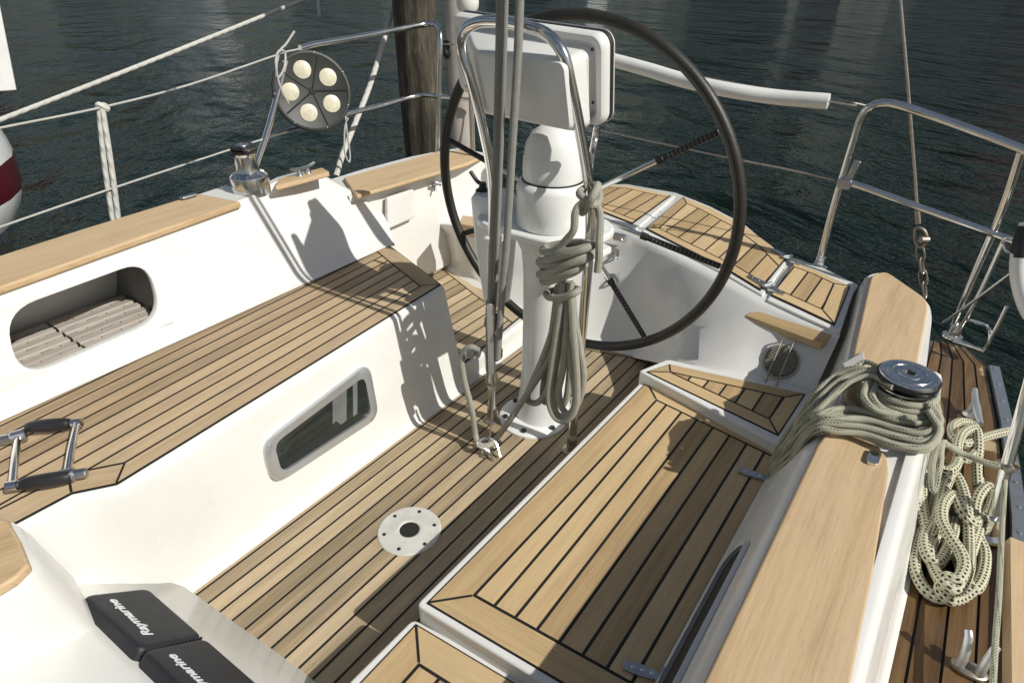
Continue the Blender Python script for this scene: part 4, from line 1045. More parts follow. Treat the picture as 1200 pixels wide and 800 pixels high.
# --- spotted mooring line: cleat on the side deck and the coil below it
ck = P(1138, 492, z=.208)
cleat = thing('mooring_cleat', 'pale horn cleat on the right side deck under turns of spotted rope', 'cleat', ck)
cd = (P(1130, 470, z=.235) - P(1140, 530, z=.235)).normalized()
bm = BM(); tube(bm, [ck - cd * .085 + V((0, 0, .046)), ck - cd * .04 + V((0, 0, .04)), ck + cd * .04 + V((0, 0, .04)), ck + cd * .085 + V((0, 0, .05))], lambda t: .011 - .004 * abs(2 * t - 1), 12, 5); link('horns', bm, 'silver', cleat)
for s in (-1, 1):
    bm = BM(); lathe(bm, [(.02, 0), (.013, .008), (.011, .04)], ck + cd * .028 * s, n=14); link('post', bm, 'silver', cleat)
mo = thing('mooring_line', 'thick cream rope with black spots made fast and coiled on the right side deck', 'rope coil', P(1110, 640, z=.208))
br = .0120
def zz(pts): return [P(a, b, z=.208 + c) for a, b, c in pts]
ropepart('rope_turn', zz([(1186, 504, .05), (1165, 509, .055), (1148, 514, .06), (1130, 520, .075), (1118, 512, .075), (1116, 500, .07), (1126, 494, .06), (1140, 498, .05), (1146, 512, .05), (1142, 530, .06), (1130, 538, .07), (1122, 526, .085), (1128, 508, .09), (1143, 502, .085), (1147, 520, .075), (1145, 545, .05), (1146, 570, .03)]), br * .92, 'rope_spot', mo)
big = [[(1146, 560, .025), (1150, 600, .018), (1140, 640, .02), (1128, 670, .02), (1118, 694, .015), (1100, 700, .013), (1082, 688, .013), (1072, 662, .013), (1078, 630, .013), (1092, 600, .015), (1098, 565, .02), (1104, 545, .03), (1096, 535, .05), (1086, 545, .05)],
       [(1086, 545, .05), (1080, 570, .04), (1082, 600, .03), (1090, 628, .028), (1100, 600, .035), (1108, 570, .045), (1118, 556, .05), (1128, 572, .045), (1134, 600, .04), (1136, 640, .026), (1134, 668, .045), (1122, 690, .045), (1106, 684, .045), (1094, 664, .026), (1090, 645, .03), (1097, 632, .02), (1108, 636, .016)],
       [(1108, 636, .016), (1120, 650, .015), (1130, 676, .014), (1142, 690, .013), (1152, 672, .013), (1154, 648, .013), (1146, 628, .016), (1142, 600, .025), (1147, 580, .04), (1158, 570, .045), (1164, 580, .04), (1160, 598, .03), (1152, 606, .02)],
       [(1152, 606, .02), (1140, 612, .04), (1128, 600, .055), (1118, 580, .06), (1106, 590, .06), (1104, 610, .055), (1114, 630, .058), (1126, 648, .06), (1130, 664, .06), (1122, 680, .055), (1108, 676, .05), (1102, 690, .03), (1112, 702, .022), (1126, 700, .02), (1140, 690, .03)],
       [(1094, 533, .06), (1082, 528, .06), (1076, 540, .055), (1078, 560, .05), (1074, 590, .035), (1082, 612, .022), (1092, 630, .016)],
       [(1108, 520, .075), (1098, 524, .075), (1096, 540, .07), (1106, 552, .065), (1118, 548, .065), (1124, 534, .07)],
       [(1120, 610, .02), (1112, 640, .03), (1098, 660, .03), (1086, 650, .03), (1084, 630, .03), (1094, 612, .03), (1108, 606, .03)]]
for L in big: ropepart('rope_loop', zz(L), br, 'rope_spot', mo, 7)
# lower cleat / fairlead on the side deck
fk = P(1135, 785, z=.208)
t = thing('deck_fairlead', 'upright silver fairlead on the dark side deck at the bottom right', 'fairlead', fk)
bm = BM(); lathe(bm, [(.018, 0), (.018, .006), (.010, .012)], fk, n=24, sy=1.6); link('fairlead_base', bm, 'chain', t)
for s, k in ((.016, 1.), (-.014, .9)):
    bm = BM(); tube(bm, [fk + V((-.005, s, .008)), fk + V((0, s * 1.0, .03)), fk + V((.012, s * 1.25, .06 * k)), fk + V((.022, s * 1.5, .07 * k))], lambda t: .0085 - .002 * t, 12, 5); link('horn', bm, 'silver', t)

# --- right hand stanchion, its foot, guard wires and block
sb_ = P(1157, 628, z=.208)
st = thing('stanchion', 'leaning polished stanchion tube on the right side deck beside the spotted rope', 'stanchion', sb_)
stop_ = P(1203, 462, x=1.50)
bm = BM(); tube(bm, [sb_, lerp(sb_, stop_, .5), stop_, stop_ + (stop_ - sb_) * .5], .0115, 16, 3); link('post', bm, 'steel', st)
bm = BM(); lathe(bm, [(.030, 0), (.028, .006), (.017, .012), (.0155, .05), (.013, .052)], sb_, n=28, axis=(stop_ - sb_) * .25 + V((0, 0, .2))); link('stanchion_foot', bm, 'steel', st)
blk2 = P(1176, 547, z=.355)
bm = BM()
lathe(bm, [(.018, -.009), (.020, -.006), (.020, .006), (.018, .009)], blk2, RT + V((0, 0, .6)), 24, sx=1.7, sy=.8)
tube(bm, [blk2 + V((0, 0, .016)), blk2 + RT * .02 + V((0, 0, .010)), blk2 + RT * .03, blk2 + RT * .012 + V((0, 0, -.012))], .005, 8, 4)
tag(link('turning_block', bm, 'chain'), 'small grey turning block tied beside the leaning right stanchion', 'block')
one_tube('furling_line', [P(1178, 556, z=.44 - .095), P(1174, 620, z=.40 - .095), P(1171, 690, z=.39 - .095), P(1166, 760, z=.38 - .095), P(1160, 860, z=.37 - .095)], .0052, 'rope_fleck', 'thin flecked line running along the edge of the right side deck', 'rope')

# --- winch handles lying on the bench
def handle(base, ang, lab):
    """arm along +X, grip off to one side at the far end; lies on the seat"""
    t = thing('winch_handle', lab, 'winch handle', base, 'winch handles on the long bench')
    rot = Matrix.Rotation(ang, 3, 'Z'); g = lambda x, y, z: base + rot @ V((x, y, z)); ga = math.radians(74); L = .182
    gd = V((math.cos(ga), math.sin(ga), 0)); gw = lambda k, z=.024: g(L + gd.x * k, gd.y * k, z)
    bm = BM(); tube(bm, [g(0, 0, .020), g(.09, 0, .025), g(L, 0, .024)], .0078, 12, 3); link('arm', bm, 'steel', t)
    bm = BM(); lathe(bm, [(.013, -.014), (.015, -.011), (.015, .011), (.013, .014)], g(0, 0, .020), rot @ V((0, 1, 0)), 24); lathe(bm, [(.0105, .012), (.0105, .034), (.009, .036)], g(0, 0, .020), rot @ V((-.15, -1, 0)), 8); link('drive_head', bm, 'brushed', t, angle=30)
    bm = BM(); lathe(bm, [(.0105, -.010), (.0105, .010)], gw(0), rot @ gd, 14); tube(bm, [gw(0), gw(.104)], .005, 8, 0); link('spindle', bm, 'steel', t)
    bm = BM(); tube(bm, [gw(.014), gw(.026), gw(.06), gw(.09), gw(.103)], lambda k: .0105 + .0045 * math.sin(PI * min(1, max(0, k))), 16, 4); link('grip', bm, 'black', t)
    return t
h1 = P(79, 558, z=zt + .02); h1.z = zt + .002; h1e = P(89, 503, z=zt + .024)
a1_ = math.atan2(h1e.y - h1.y, h1e.x - h1.x)
t1 = handle(h1, a1_, 'winch handle with its round drive head toward the bench front edge')
h2 = P(22, 512, z=zt + .02); h2.z = zt + .002; h2e = P(14, 581, z=zt + .024)
a2_ = math.atan2(h2e.y - h2.y, h2e.x - h2.x)
t2 = dup(t1, (0, 0, 0), 'winch handle with its drive head toward the seat back')
t2.location = h2; t2.rotation_euler = (0, 0, a2_ - a1_)

# --- instrument covers on the bulkhead
def bulkq(pts, off): return [onbulk(a, b, off) for a, b in pts]
f1 = bulkq([(160, 755), (242, 747), (179, 694), (94, 692)], .026)
ctr = sum(f1, V()) / 4
ex = (lerp(f1[2], f1[1], .5) - lerp(f1[3], f1[0], .5)); ey = lerp(f1[3], f1[2], .5) - lerp(f1[0], f1[1], .5)
ey = (f1[3] - f1[0]); ex = (f1[1] - f1[0]); 
yl = ey.length; ydir = ey.normalized(); xdir = (ex - ydir * ex.dot(ydir)); xl = xdir.length; xdir.normalize()
s_ = (xl * .5 + yl * .5); xl_, yl_ = xl, yl
def cover(c, lab):
    t = thing('instrument_cover', lab, 'instrument cover', c - bn * .026, 'black instrument covers on the bulkhead')
    bm = BM(); rr = lambda k, off: [c + xdir * a + ydir * b + bn * off for a, b in rrect(xl_ - k, yl_ - k, .014, 5)]
    vs = loft(bm, [rr(.0, -.026), rr(.0, -.008), rr(.003, -.003), rr(.010, 0), rr(.022, .0005)], closed=True); bm.faces.new(vs[-1]); bm.faces.new(vs[0][::-1]); bmesh.ops.recalc_face_normals(bm, faces=bm.faces)
    body = link('cover_body', bm, 'cover', t, angle=60)
    bm = BM()
    for k in range(9): box(bm, c - ydir * (yl_ / 2) + xdir * (.0 + .008 * k) + bn * -.006, (.004, .004, .010), Matrix((xdir, ydir, bn)).transposed())
    link('ribs', bm, 'cover', t)
    cu = bpy.data.curves.new('lettering', 'FONT'); cu.body = 'Raymarine'; cu.align_x = 'CENTER'; cu.align_y = 'CENTER'; cu.size = 1; cu.extrude = .004; cu.shear = .28; cu.offset = .012
    to = bpy.data.objects.new('tmp', cu); COL.objects.link(to); dg = bpy.context.evaluated_depsgraph_get(); me = bpy.data.meshes.new_from_object(to.evaluated_get(dg)); bpy.data.objects.remove(to)
    wd = max(v.co.x for v in me.vertices) - min(v.co.x for v in me.vertices); k = yl_ * .68 / wd
    Mx = Matrix((ydir, -xdir, bn)).transposed().to_4x4()
    me.transform(Matrix.Translation(c - xdir * (xl_ * .22) + bn * .0012) @ Mx @ Matrix.Diagonal((k, k * .85, .15, 1)))
    me.materials.clear(); me.materials.append(M['letter']); o = bpy.data.objects.new('lettering', me); COL.objects.link(o); o.parent = t; o.matrix_parent_inverse = Matrix.Translation(-WORLD[t.name])
    return t
cov = cover(ctr, 'black instrument cover next to the bench, the whole one')
c2 = sum(bulkq([(240, 836), (330, 842), (255, 770), (163, 760)], .026), V()) / 4
cov2 = dup(cov, -ydir * (yl_ + .004) + V((0, 0, 0)), 'black instrument cover at the bottom edge of the picture')

# --- left rails, lifelines, disc
yl1 = 2.15
rl = thing('pushpit_rail', 'polished steel pushpit rail on the left quarter by the wooden pile', 'guard rail', P(513, 182, y=2.0))
bm = BM(); tube(bm, [P(352, 57, y=2.17), P(372, 52, y=2.17), P(430, 42, y=2.16), P(490, 30, y=2.12), P(506, 28, y=2.08), P(514, 33, y=2.03), P(516, 50, y=2.0), P(515, 100, y=2.0), P(513, 185, y=2.0)], .0125, 14, 6); link('top_rail', bm, 'steel', rl)
bm = BM(); tube(bm, [P(404, 134, y=2.17), P(450, 123, y=2.16), P(490, 112, y=2.12), P(515, 113, y=2.0), P(560, 118, y=1.85)], .0105, 12, 6); link('mid_rail', bm, 'steel', rl)
bm = BM(); tube(bm, [P(300, 195, y=2.17), P(312, 160, y=2.17), P(322, 125, y=2.17), P(336, 72, y=2.17)], .0125, 12, 4); link('post', bm, 'steel', rl)
bm = BM(); tube(bm, [P(312, 162, y=2.17), P(345, 151, y=2.17), P(404, 134, y=2.17)], .009, 10, 3); link('mid_rail', bm, 'steel', rl)
ro = P(526, 62, y=2.0)
bm = BM(); lathe(bm, [(.022, -.03), (.026, -.026), (.026, .012), (.020, .016), (.019, .026), (.008, .028), (.008, .024), (0, .024)], ro, FW * -1 + V((0, 0, -.2)), 24); box(bm, ro + V((0, 0, .035)), (.04, .04, .03))
tag(link('rail_clamp', bm, 'black', bevel=.003), 'black clamp knob on the left rail in front of the pile', 'clamp')
# black disc with cream lenses tied to the rail
dc = P(366, 107, y=2.10); dn_ = (V((0, 0, EYE)) - dc).normalized() + V((.12, -.02, .10)); dn_.normalize()
du = dn_.cross(V((0, 0, 1))).normalized(); dv = du.cross(dn_)
disc = thing('round_disc', 'round black disc with five cream discs tied to the left rail', 'disc light', dc - dv * .12)
bm = BM(); lathe(bm, [(.140, -.026), (.1445, -.021), (.1445, -.002), (.141, .002), (.134, .003), (.129, .0005), (0, .0005)], dc, dn_, 56); body = link('disc_body', bm, 'disc', disc, angle=30)
for k in range(5):
    a = math.radians(74 + 72 * k) ; o = dc - du * math.cos(a) * -.080 + dv * math.sin(a) * .080
    a2 = math.radians(74 + 36 + 72 * k); r_ = du * math.cos(a2) + dv * math.sin(a2)
    bm = BM(); lathe(bm, [(.032, 0), (.032, .003), (.029, .004), (0, .0065)], o, dn_, 32); link('cream_lens', bm, 'lens', disc)
    bm = BM(); tube(bm, [dc + r_ * .015 + dn_ * .001, dc + r_ * .127 + dn_ * .001], .0035, 6, 0); link('rib', bm, 'rubber', disc)
for k in range(7):
    a = 2 * PI * k / 7; bm = BM(); lathe(bm, [(.0045, 0), (.003, .003), (0, .0035)], dc + (du * math.cos(a) + dv * math.sin(a)) * .137 + dn_ * .002, dn_, 10); link('screw', bm, 'steel', disc)
bm = BM(); lathe(bm, [(.014, 0), (.011, .004), (.006, .0045), (.005, .001), (0, .001)], dc, dn_, 20); link('centre_boss', bm, 'rubber', disc)
kx = 2.08
one_tube('tie_cord', [P(345, 37, y=kx), P(335, 52, y=kx), P(328, 60, y=kx), P(324, 78, y=kx), P(325, 92, y=kx - .02), P(333, 80, y=kx - .02), P(334, 62, y=kx), P(327, 60, y=kx - .02), P(323, 72, y=kx - .03), P(326, 94, y=kx - .03), P(331, 108, y=kx - .03), P(338, 121, y=kx - .03)], .0038, 'twine', 'thin grey cord tying the black disc to the left rail', 'cord')
# stanchion wrapped with rope
sp0, sp1 = P(137, 258, y=2.18), P(119, 124, y=2.18)
stn = thing('stanchion', 'short left stanchion bound with white laid rope', 'stanchion', sp0)
bm = BM(); tube(bm, [sp0 + (sp0 - sp1) * .35, sp1], .007, 10, 0); link('post', bm, 'wire', stn)
for s in (-1, 1):
    off = RT * (.0085 * s); bm = BM(); tube(bm, [sp0 + (sp0 - sp1) * .3 + off * .8 - FH * .006, lerp(sp0, sp1, .3) + off * 1.2 - FH * .008, lerp(sp0, sp1, .7) + off - FH * .008, sp1 + off * .5 - FH * .006], .0082, 10, 4); link('rope_wrap', bm, 'rope_white', stn)
bm = BM(); tube(bm, [sp1 + RT * .014 + V((0, 0, -.01)), sp1 + V((0, 0, .006)) - FH * .012, sp1 - RT * .014 + V((0, 0, -.01)), sp1 + FH * .012 + V((0, 0, .0))], .008, 10, 6, True); link('rope_wrap', bm, 'rope_white', stn)
one_tube('guard_wire', [P(-90, 170, y=2.2), P(0, 150, y=2.18), P(119, 126, y=2.17), P(220, 100, y=2.17), P(326, 64, y=2.17), P(345, 59, y=2.17), P(353, 57, y=2.17)], .0032, 'twine', 'upper thin white guard line of the left side, from stanchion top to rail', 'guard line', 8, 5)
one_tube('guard_wire', [P(-90, 298, y=2.2), P(0, 266, y=2.18), P(131, 221, y=2.17), P(262, 178, y=2.17), P(312, 162, y=2.17)], .0032, 'twine', 'lower thin white guard line of the left side, passing behind the small winch', 'guard line', 8, 5)
one_tube('mooring_rope', [P(-60, 163, y=3.2), P(12, 136, y=3.2), P(180, 70.5, y=3.2), P(360, -2, y=3.2), P(500, -60, y=3.2)], .0098, 'rope_white', 'thick white laid rope stretched across the water at upper left', 'rope', 12, 5)
one_tube('stern_line', [P(470, -40, y=2.6), P(460, 10, y=2.55), P(437, 90, y=2.4), P(416, 145, y=2.3), P(402, 180, y=2.22), P(394, 206, y=2.2)], .0125, 'rope_white', 'white rope slanting down past the left rail to the quarter', 'rope', 12, 5)
one_tube('thin_cord', [P(405, 136, y=2.15), P(406, 150, y=2.14), P(410, 180, y=2.14), P(409, 190, y=2.14), P(404, 178, y=2.14), P(404, 150, y=2.14), P(408, 138, y=2.13)], .0036, 'twine', 'short looped cord hanging off the end of the left lower rail', 'cord', 8, 5)
one_tube('hanging_line', [P(371, -40, y=3.0), P(372, -10, y=3.0), P(374, 20, y=3.0)], .008, 'rope_white', 'short end of white line hanging in from the top edge left of the pile', 'rope', 8, 3)

# --- piles behind the stern
pw_ = P(497, 150, d=3.3)
bm = BM(); n_ = 22; rows = []
for z in [WZ - 1.0 + .1 * k for k in range(40)]:
    rows.append([V((pw_.x + (.098 + .010 * math.sin(3 * a + z * 1.3) + .007 * math.sin(7 * a - z * 2.1) + random.uniform(-.003, .003)) * math.cos(a), pw_.y + (.098 + .010 * math.sin(3 * a + z * 1.3) + random.uniform(-.003, .003)) * math.sin(a), z)) for a in [2 * PI * k / n_ for k in range(n_)]])
vs = loft(bm, rows, closed=True); bm.faces.new(vs[-1]); bm.faces.new(vs[0][::-1])
tag(link('mooring_pile', bm, 'pile', angle=60), 'weathered brown timber mooring pile with dark wet foot', 'mooring pile')
gp_ = P(540, 100, d=2.85)
bm = BM(); lathe(bm, [(.056, WZ - 1), (.056, 2.4), (.05, 2.41), (0, 2.41)], V((gp_.x, gp_.y, 0)), n=32); tag(link('plastic_post', bm, 'pvc'), 'smooth beige grey post standing beside the timber pile', 'post')
gw = P(548, 3, x=2.13)
t = thing('rail_light', 'small white domed lamp on a stem behind the instrument pod', 'lamp', V((gw.x, gw.y, zc)))
bm = BM(); lathe(bm, [(.034, -.03), (.041, -.02), (.044, 0), (.040, .035), (.022, .06), (0, .066)], gw, n=24); link('lamp_dome', bm, 'white_plastic', t)
bm = BM(); tube(bm, [V((gw.x, gw.y, .545)), gw - V((0, 0, .03))], .009, 10, 0); link('stem', bm, 'wire', t)

# --- lines across the stern
one_tube('padded_line', [P(716, 70, x=2.2), P(760, 82, x=2.2), P(800, 94, x=2.19), P(850, 105, x=2.18), P(910, 114, x=2.21), P(971, 119, x=2.22)], .0235, 'rope_white', 'white padded tube round the guard line across the stern', 'padded line', 16, 5)
M_ = M['white_plastic']
bpy.data.objects['padded_line'].data.materials[0] = M['white_plastic']
one_tube('stern_wire', [P(520, 52, y=2.0), P(620, 55, x=2.25), P(716, 70, x=2.21), P(971, 119, x=2.22), P(1000, 121, x=2.27), P(1015, 124, x=2.29)], .0035, 'wire', 'upper stern guard wire carrying the white padded tube', 'guard line', 8, 5)
one_tube('stern_wire', [P(560, 118, y=1.85), P(640, 138, x=2.25), P(720, 156, x=2.2), P(850, 184, x=2.22), P(925, 199, x=2.26), P(978, 211, x=2.28)], .0034, 'wire', 'lower stern guard wire running behind the wheel to the right rail', 'guard line', 8, 5)

# --- right pushpit
pb = P(960, 311, x=2.270)
rr_ = thing('pushpit_rail', 'polished steel pushpit rail with two legs on the right quarter', 'guard rail', pb)
bm = BM(); tube(bm, PX([(958, 318, 2.270), (972, 262, 2.275), (985, 215, 2.280), (1000, 165, 2.285), (1008, 140, 2.290), (1019, 126, 2.290), (1036, 121, 2.290), (1058, 125, 2.290), (1100, 139, 2.290), (1150, 157, 2.270), (1200, 176, 2.250), (1290, 212, 2.210)]), .0125, 16, 6); link('top_rail', bm, 'steel', rr_)
bm = BM(); tube(bm, PX([(985, 212, 2.280), (1010, 219, 2.280), (1080, 244, 2.280), (1150, 269, 2.280), (1172, 277, 2.280), (1230, 298, 2.260)]), .0110, 14, 5); link('mid_rail', bm, 'steel', rr_)
bm = BM(); tube(bm, PX([(1198, 175, 2.260), (1175, 245, 2.280), (1145, 315, 2.310), (1115, 388, 2.350)]), .0125, 14, 5); link('leg', bm, 'steel', rr_)
bm = BM(); tube(bm, PX([(1176, 282, 2.290), (1150, 340, 2.300), (1122, 392, 2.320)]), .008, 12, 4); link('brace', bm, 'steel', rr_)
bm = BM(); tube(bm, PX([(1105, 378, 2.330), (1145, 350, 2.290), (1190, 316, 2.240)]), .0045, 10, 3); link('brace', bm, 'steel', rr_)
for p in (P(1117, 391, x=2.340),):
    bm = BM(); lathe(bm, [(.032, 0), (.03, .006), (.018, .012), (.0155, .045)], V((p.x, p.y, p.z - .01)), n=24); link('rail_foot', bm, 'steel', rr_)
bm = BM(); lathe(bm, [(.028, 0), (.027, .006), (.017, .012), (.0155, .04)], V((pb.x, pb.y, pb.z - .008)), n=24); link('rail_foot', bm, 'steel', rr_)
bo = P(996, 204, x=2.270)
bm = BM(); box(bm, P(990, 215, x=2.265), (.03, .04, .03)); prism(bm, [P(990, 212, x=2.260), P(997, 214, x=2.260), P(1009, 190, x=2.260), P(1001, 188, x=2.260)], .012, 0, V((1, 0, 0))); link('rail_bracket', bm, 'brushed', rr_, bevel=.003)
# boarding step frame at the foot
bm = BM(); tube(bm, PX([(1108, 392, 2.310), (1145, 408, 2.230), (1154, 408, 2.210), (1160, 396, 2.210), (1158, 384, 2.230), (1150, 379, 2.260), (1132, 374, 2.310)]), .0055, 10, 6); tube(bm, PX([(1160, 398, 2.210), (1170, 380, 2.210), (1180, 359, 2.210)]), .0062, 10, 3); tube(bm, PX([(1118, 400, 2.270), (1152, 411, 2.200)]), .0055, 8, 0)
tag(link('folding_step', bm, 'steel'), 'small bent steel step frame at the foot of the right rail', 'step')
# horseshoe buoy at the frame edge
hb = P(1212, 322, x=2.130)
t = thing('horseshoe_buoy', 'white and dark horseshoe buoy hung on the right rail at the picture edge', 'lifebuoy', hb)
bm = BM(); rows = []
for k in range(26):
    a = math.radians(60 + 240 * k / 25); o = hb + V((.0, 0, 0)) + (V((.25, 0, 0)) * math.sin(a) * .55 + V((0, .0, .14)) * math.cos(a)) * .9
    rows.append(o)
hbp = [P(1206, 262, x=2.180), P(1198, 285, x=2.160), P(1194, 315, x=2.140), P(1199, 345, x=2.120), P(1212, 372, x=2.100), P(1240, 385, x=2.080), P(1270, 370, x=2.060), P(1290, 330, x=2.040)]
tube(bm, hbp, .022, 16, 6); link('buoy_body', bm, 'white_plastic', t)
bm = BM(); tube(bm, [lerp(hbp[0], hbp[1], .2), hbp[1], lerp(hbp[1], hbp[2], .55)], .0232, 16, 6); link('dark_band', bm, 'cover', t)
bm = BM(); tube(bm, PX([(1176, 280, 2.250), (1178, 293, 2.240), (1186, 297, 2.220), (1200, 300, 2.180), (1204, 288, 2.180), (1190, 280, 2.230)]), .0042, 8, 5, True); link('wire_holder', bm, 'steel', t)
# backstay
bx = 2.38
bs = thing('backstay', 'weathered wire backstay ending in a shackle and chain links behind the teak cap', 'stay', P(1083, 345, x=bx))
bm = BM(); tube(bm, PX([(1050, -60, bx), (1055, 0, bx), (1063, 90, bx), (1071, 190, bx), (1075, 245, bx)]), .0045, 10, 4); link('wire', bm, 'wire', bs)
bm = BM(); tube(bm, PX([(1074, 238, bx), (1076, 262, bx)]), .0085, 12, 0); link('terminal', bm, 'chain', bs)
bm = BM(); tube(bm, PX([(1073, 268, bx), (1073, 284, bx), (1079, 290, bx), (1086, 282, bx), (1083, 270, bx)]), .0052, 10, 6, True); lathe(bm, [(.012, -.012), (.012, .012)], P(1083, 281, x=bx - .01), RT, 14); link('shackle', bm, 'chain', bs)
for k in range(4):
    y0_ = 292 + k * 14; x0_ = 1078 + k * 1.6
    wide = 4.2 if k % 2 == 0 else 1.6
    bm = BM(); tube(bm, PX([(x0_ - wide, y0_, bx - (.0 if k % 2 == 0 else .012)), (x0_, y0_ - 4, bx), (x0_ + wide, y0_, bx + (.0 if k % 2 == 0 else .012)), (x0_ + wide + 1, y0_ + 11, bx + (.0 if k % 2 == 0 else .012)), (x0_ + 1, y0_ + 16, bx), (x0_ - wide + 1, y0_ + 11, bx - (.0 if k % 2 == 0 else .012))]), .0034, 8, 4, True); link('chain_link', bm, 'chain', bs)

# --- neighbouring boat on the left
nb0 = P(22, 190, y=4.6)
nb = thing('moored_boat', 'white moored boat with maroon stripe at the left edge', 'sailboat', V((nb0.x - 2., 4.6, WZ)))
def nrow(pxs): return pxs
zlev = [(132, 0), (145, 0), (168, 1), (208, 1), (210, 2), (235, 2), (258, 3)]
def nsec(dx, sh):   # section at distance dx forward of its end
    return [(P(12, 134, y=5.6).z, .0 + sh), (P(20, 150, y=5.6).z, .02 + sh), (P(22, 165, y=5.6).z, .03 + sh), (P(23, 190, y=5.6).z, .025 + sh), (P(22, 203, y=5.6).z, .01 + sh), (P(17, 232, y=5.6).z, -.06 + sh), (P(4, 252, y=5.6).z, -.22 + sh), (WZ - .2, -.6 + sh)]
xe = P(22, 165, y=5.6).x - .12
rows = []
lev = nsec(0, 0)
for i, (z, e) in enumerate(lev):
    row = []
    for k in range(19):
        a = PI * k / 18; bw = 1.25
        row.append(V((xe + e - 3.2 + 3.2 * math.sin(a) ** .55, 5.6 - bw * math.cos(a), z)) if 0 < k < 18 else V((xe + e - 3.2, 5.6 - bw * math.cos(a), z)))
    rows.append(row)
bm = BM(); vs = loft(bm, rows); bm.faces.new(vs[0]); 
for f in bm.faces:
    zc__ = f.calc_center_median().z
    if lev[4][0] < zc__ < lev[2][0] and len(f.verts) == 4: f.material_index = 1
bmesh.ops.recalc_face_normals(bm, faces=bm.faces)
link('hull', bm, ['white', 'maroon'], nb, angle=50)
bm = BM(); top = rows[0]; prism(bm, [p + V((0, 0, .03)) for p in top], .028); link('teak_deck', bm, 'cap', nb, bevel=.004)
sx0 = P(18, 108, y=5.3)
sc = thing('canvas_screen', 'white canvas screen edge standing above the moored boat', 'screen', V((sx0.x - .8, 5.3, lev[0][0] + .03)))
bm = BM(); prism(bm, [P(20, 106, y=5.3), P(-200, 122, y=5.3), P(-200, -90, y=5.3), P(-8, -60, y=5.3), P(-1, 0, y=5.3)], .03, 0, V((0, 1, 0))); link('canvas', bm, 'white', sc, bevel=.006)
bm = BM(); o = P(-20, 108, y=5.315); tube(bm, [V((o.x, o.y, lev[0][0])), V((o.x, o.y, o.z + .6))], .014, 10, 0); link('pole', bm, 'steel', sc)

# --- boats moored across the basin (seen by their reflections at the top)
def far_boat(loc, rz, lab, first=None, mats=('white', 'cover')):
    if first is None:
        b = thing('moored_boat', lab, 'sailboat', V((0, 0, WZ)), 'boats moored across the basin')
        bm = BM(); rows = []
        for z, k in ((WZ - .2, .7), (WZ + .5, .95), (WZ + 1.15, 1.)):
            rows.append([V((4.6 * k * math.cos(a) if math.cos(a) > 0 else 3.6 * k * max(-1, 1.4 * math.cos(a)), 1.5 * k * math.copysign(abs(math.sin(a)) ** .8, math.sin(a)), z)) for a in [2 * PI * i / 32 for i in range(32)]])
        vs = loft(bm, rows, closed=True); bm.faces.new(vs[-1]); link('hull', bm, mats[0], b, angle=50)
        bm = BM(); prism(bm, [V((2., .6, WZ + 1.6)), V((2., -.6, WZ + 1.6)), V((-1.6, -.95, WZ + 1.65)), V((-1.6, .95, WZ + 1.65))], .5); link('cabin', bm, 'white', b, bevel=.1, seg=3)
        bm = BM(); tube(bm, [V((.8, 0, WZ + 1.2)), V((.8, 0, WZ + 13.))], .085, 10, 0); link('mast', bm, 'alu', b)
        bm = BM(); tube(bm, [V((.7, 0, WZ + 2.5)), V((-3.2, 0, WZ + 2.5))], .17, 12, 0); link('covered_boom', bm, mats[1], b)
        o = b
    else: o = dup(first, (0, 0, 0), lab)
    o.location = V((loc[0], loc[1], WZ)); o.rotation_euler = (0, 0, rz); return o
def at_heading(px, dist):
    r = P(px, 0, d=1.) - V((0, 0, EYE)); r.z = 0; r.normalize(); return (r.x * dist, r.y * dist)
fb = far_boat(at_heading(960, 62), .4, 'dark hulled yacht moored far off, above the right rail', None, ('maroon', 'cover'))
fb2 = far_boat(at_heading(215, 66), 1.9, 'white yacht moored far off, above the left mooring rope', None, ('white', 'cover'))
far_boat(at_heading(690, 70), .2, 'white yacht moored far off, above the wheel', fb2)
far_boat(at_heading(1250, 60), 2.2, 'dark hulled yacht moored far off, beyond the right edge', fb)
far_boat(at_heading(-60, 72), 1.2, 'dark hulled yacht moored far off, beyond the left edge', fb)

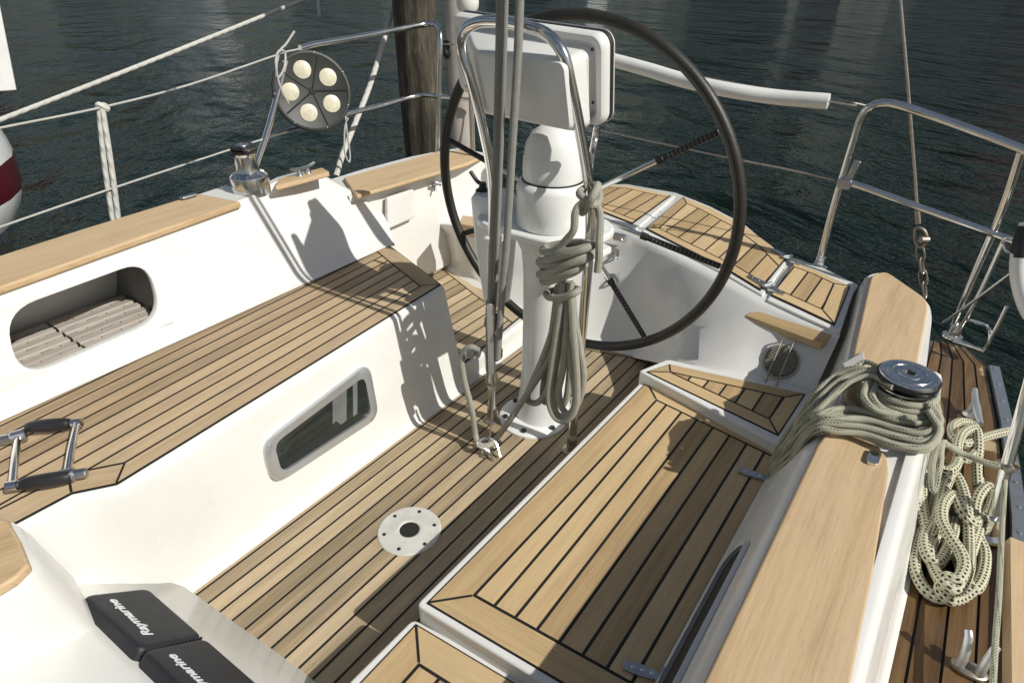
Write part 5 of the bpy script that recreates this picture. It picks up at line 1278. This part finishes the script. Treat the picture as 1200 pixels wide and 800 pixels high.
# ================================================================== camera, light, sky
cam = bpy.data.objects.new('camera', bpy.data.cameras.new('camera')); COL.objects.link(cam)
R3 = Matrix((RT, -DN, -FW)).transposed()
cam.matrix_world = Matrix.Translation((0, 0, EYE)) @ R3.to_4x4()
cam.data.sensor_width = 36; cam.data.lens = 36 * F / 1200; cam.data.clip_start = .02; cam.data.clip_end = 3000
scene.camera = cam
to_sun = V((.04, -1, .88)).normalized()
sl_ = bpy.data.lights.new('sun', 'SUN'); sl_.energy = 4.2; sl_.angle = math.radians(.55); sl_.color = (1, .965, .90)
so_ = bpy.data.objects.new('sun', sl_); COL.objects.link(so_); so_.rotation_euler = to_sun.to_track_quat('Z', 'Y').to_euler(); so_.location = to_sun * 30
w = bpy.data.worlds.new('World'); scene.world = w; w.use_nodes = True; nt = w.node_tree
sky = nt.nodes.new('ShaderNodeTexSky'); sky.sky_type = 'NISHITA'; sky.sun_disc = False
el = math.asin(to_sun.z); sky.sun_elevation = el; sky.sun_rotation = math.atan2(to_sun.x, to_sun.y)
sky.air_density = 1.2; sky.dust_density = 2.0
tc = nt.nodes.new('ShaderNodeTexCoord'); mp_ = nt.nodes.new('ShaderNodeMapping'); mp_.inputs['Scale'].default_value = (1.6, 1.6, 4.5); nt.links.new(tc.outputs['Generated'], mp_.inputs[0])
cn = nt.nodes.new('ShaderNodeTexNoise'); cn.inputs['Scale'].default_value = 2.2; cn.inputs['Detail'].default_value = 7; cn.inputs['Roughness'].default_value = .6; nt.links.new(mp_.outputs[0], cn.inputs['Vector'])
cr_ = ramp(nt, cn.outputs['Fac'], [(.50, (0, 0, 0)), (.66, (1, 1, 1))])
cm = mixc(nt, math_(nt, 'MULTIPLY', cr_, .75), sky.outputs[0], (11., 11.2, 11.6))
nt.links.new(cm, nt.nodes['Background'].inputs[0]); nt.nodes['Background'].inputs[1].default_value = .049
vs_ = scene.view_settings; vs_.view_transform = 'Standard'; vs_.look = 'None'; vs_.exposure = 0; vs_.gamma = 1
scene.render.engine = 'CYCLES'
scene.render.resolution_x, scene.render.resolution_y = 1024, 682
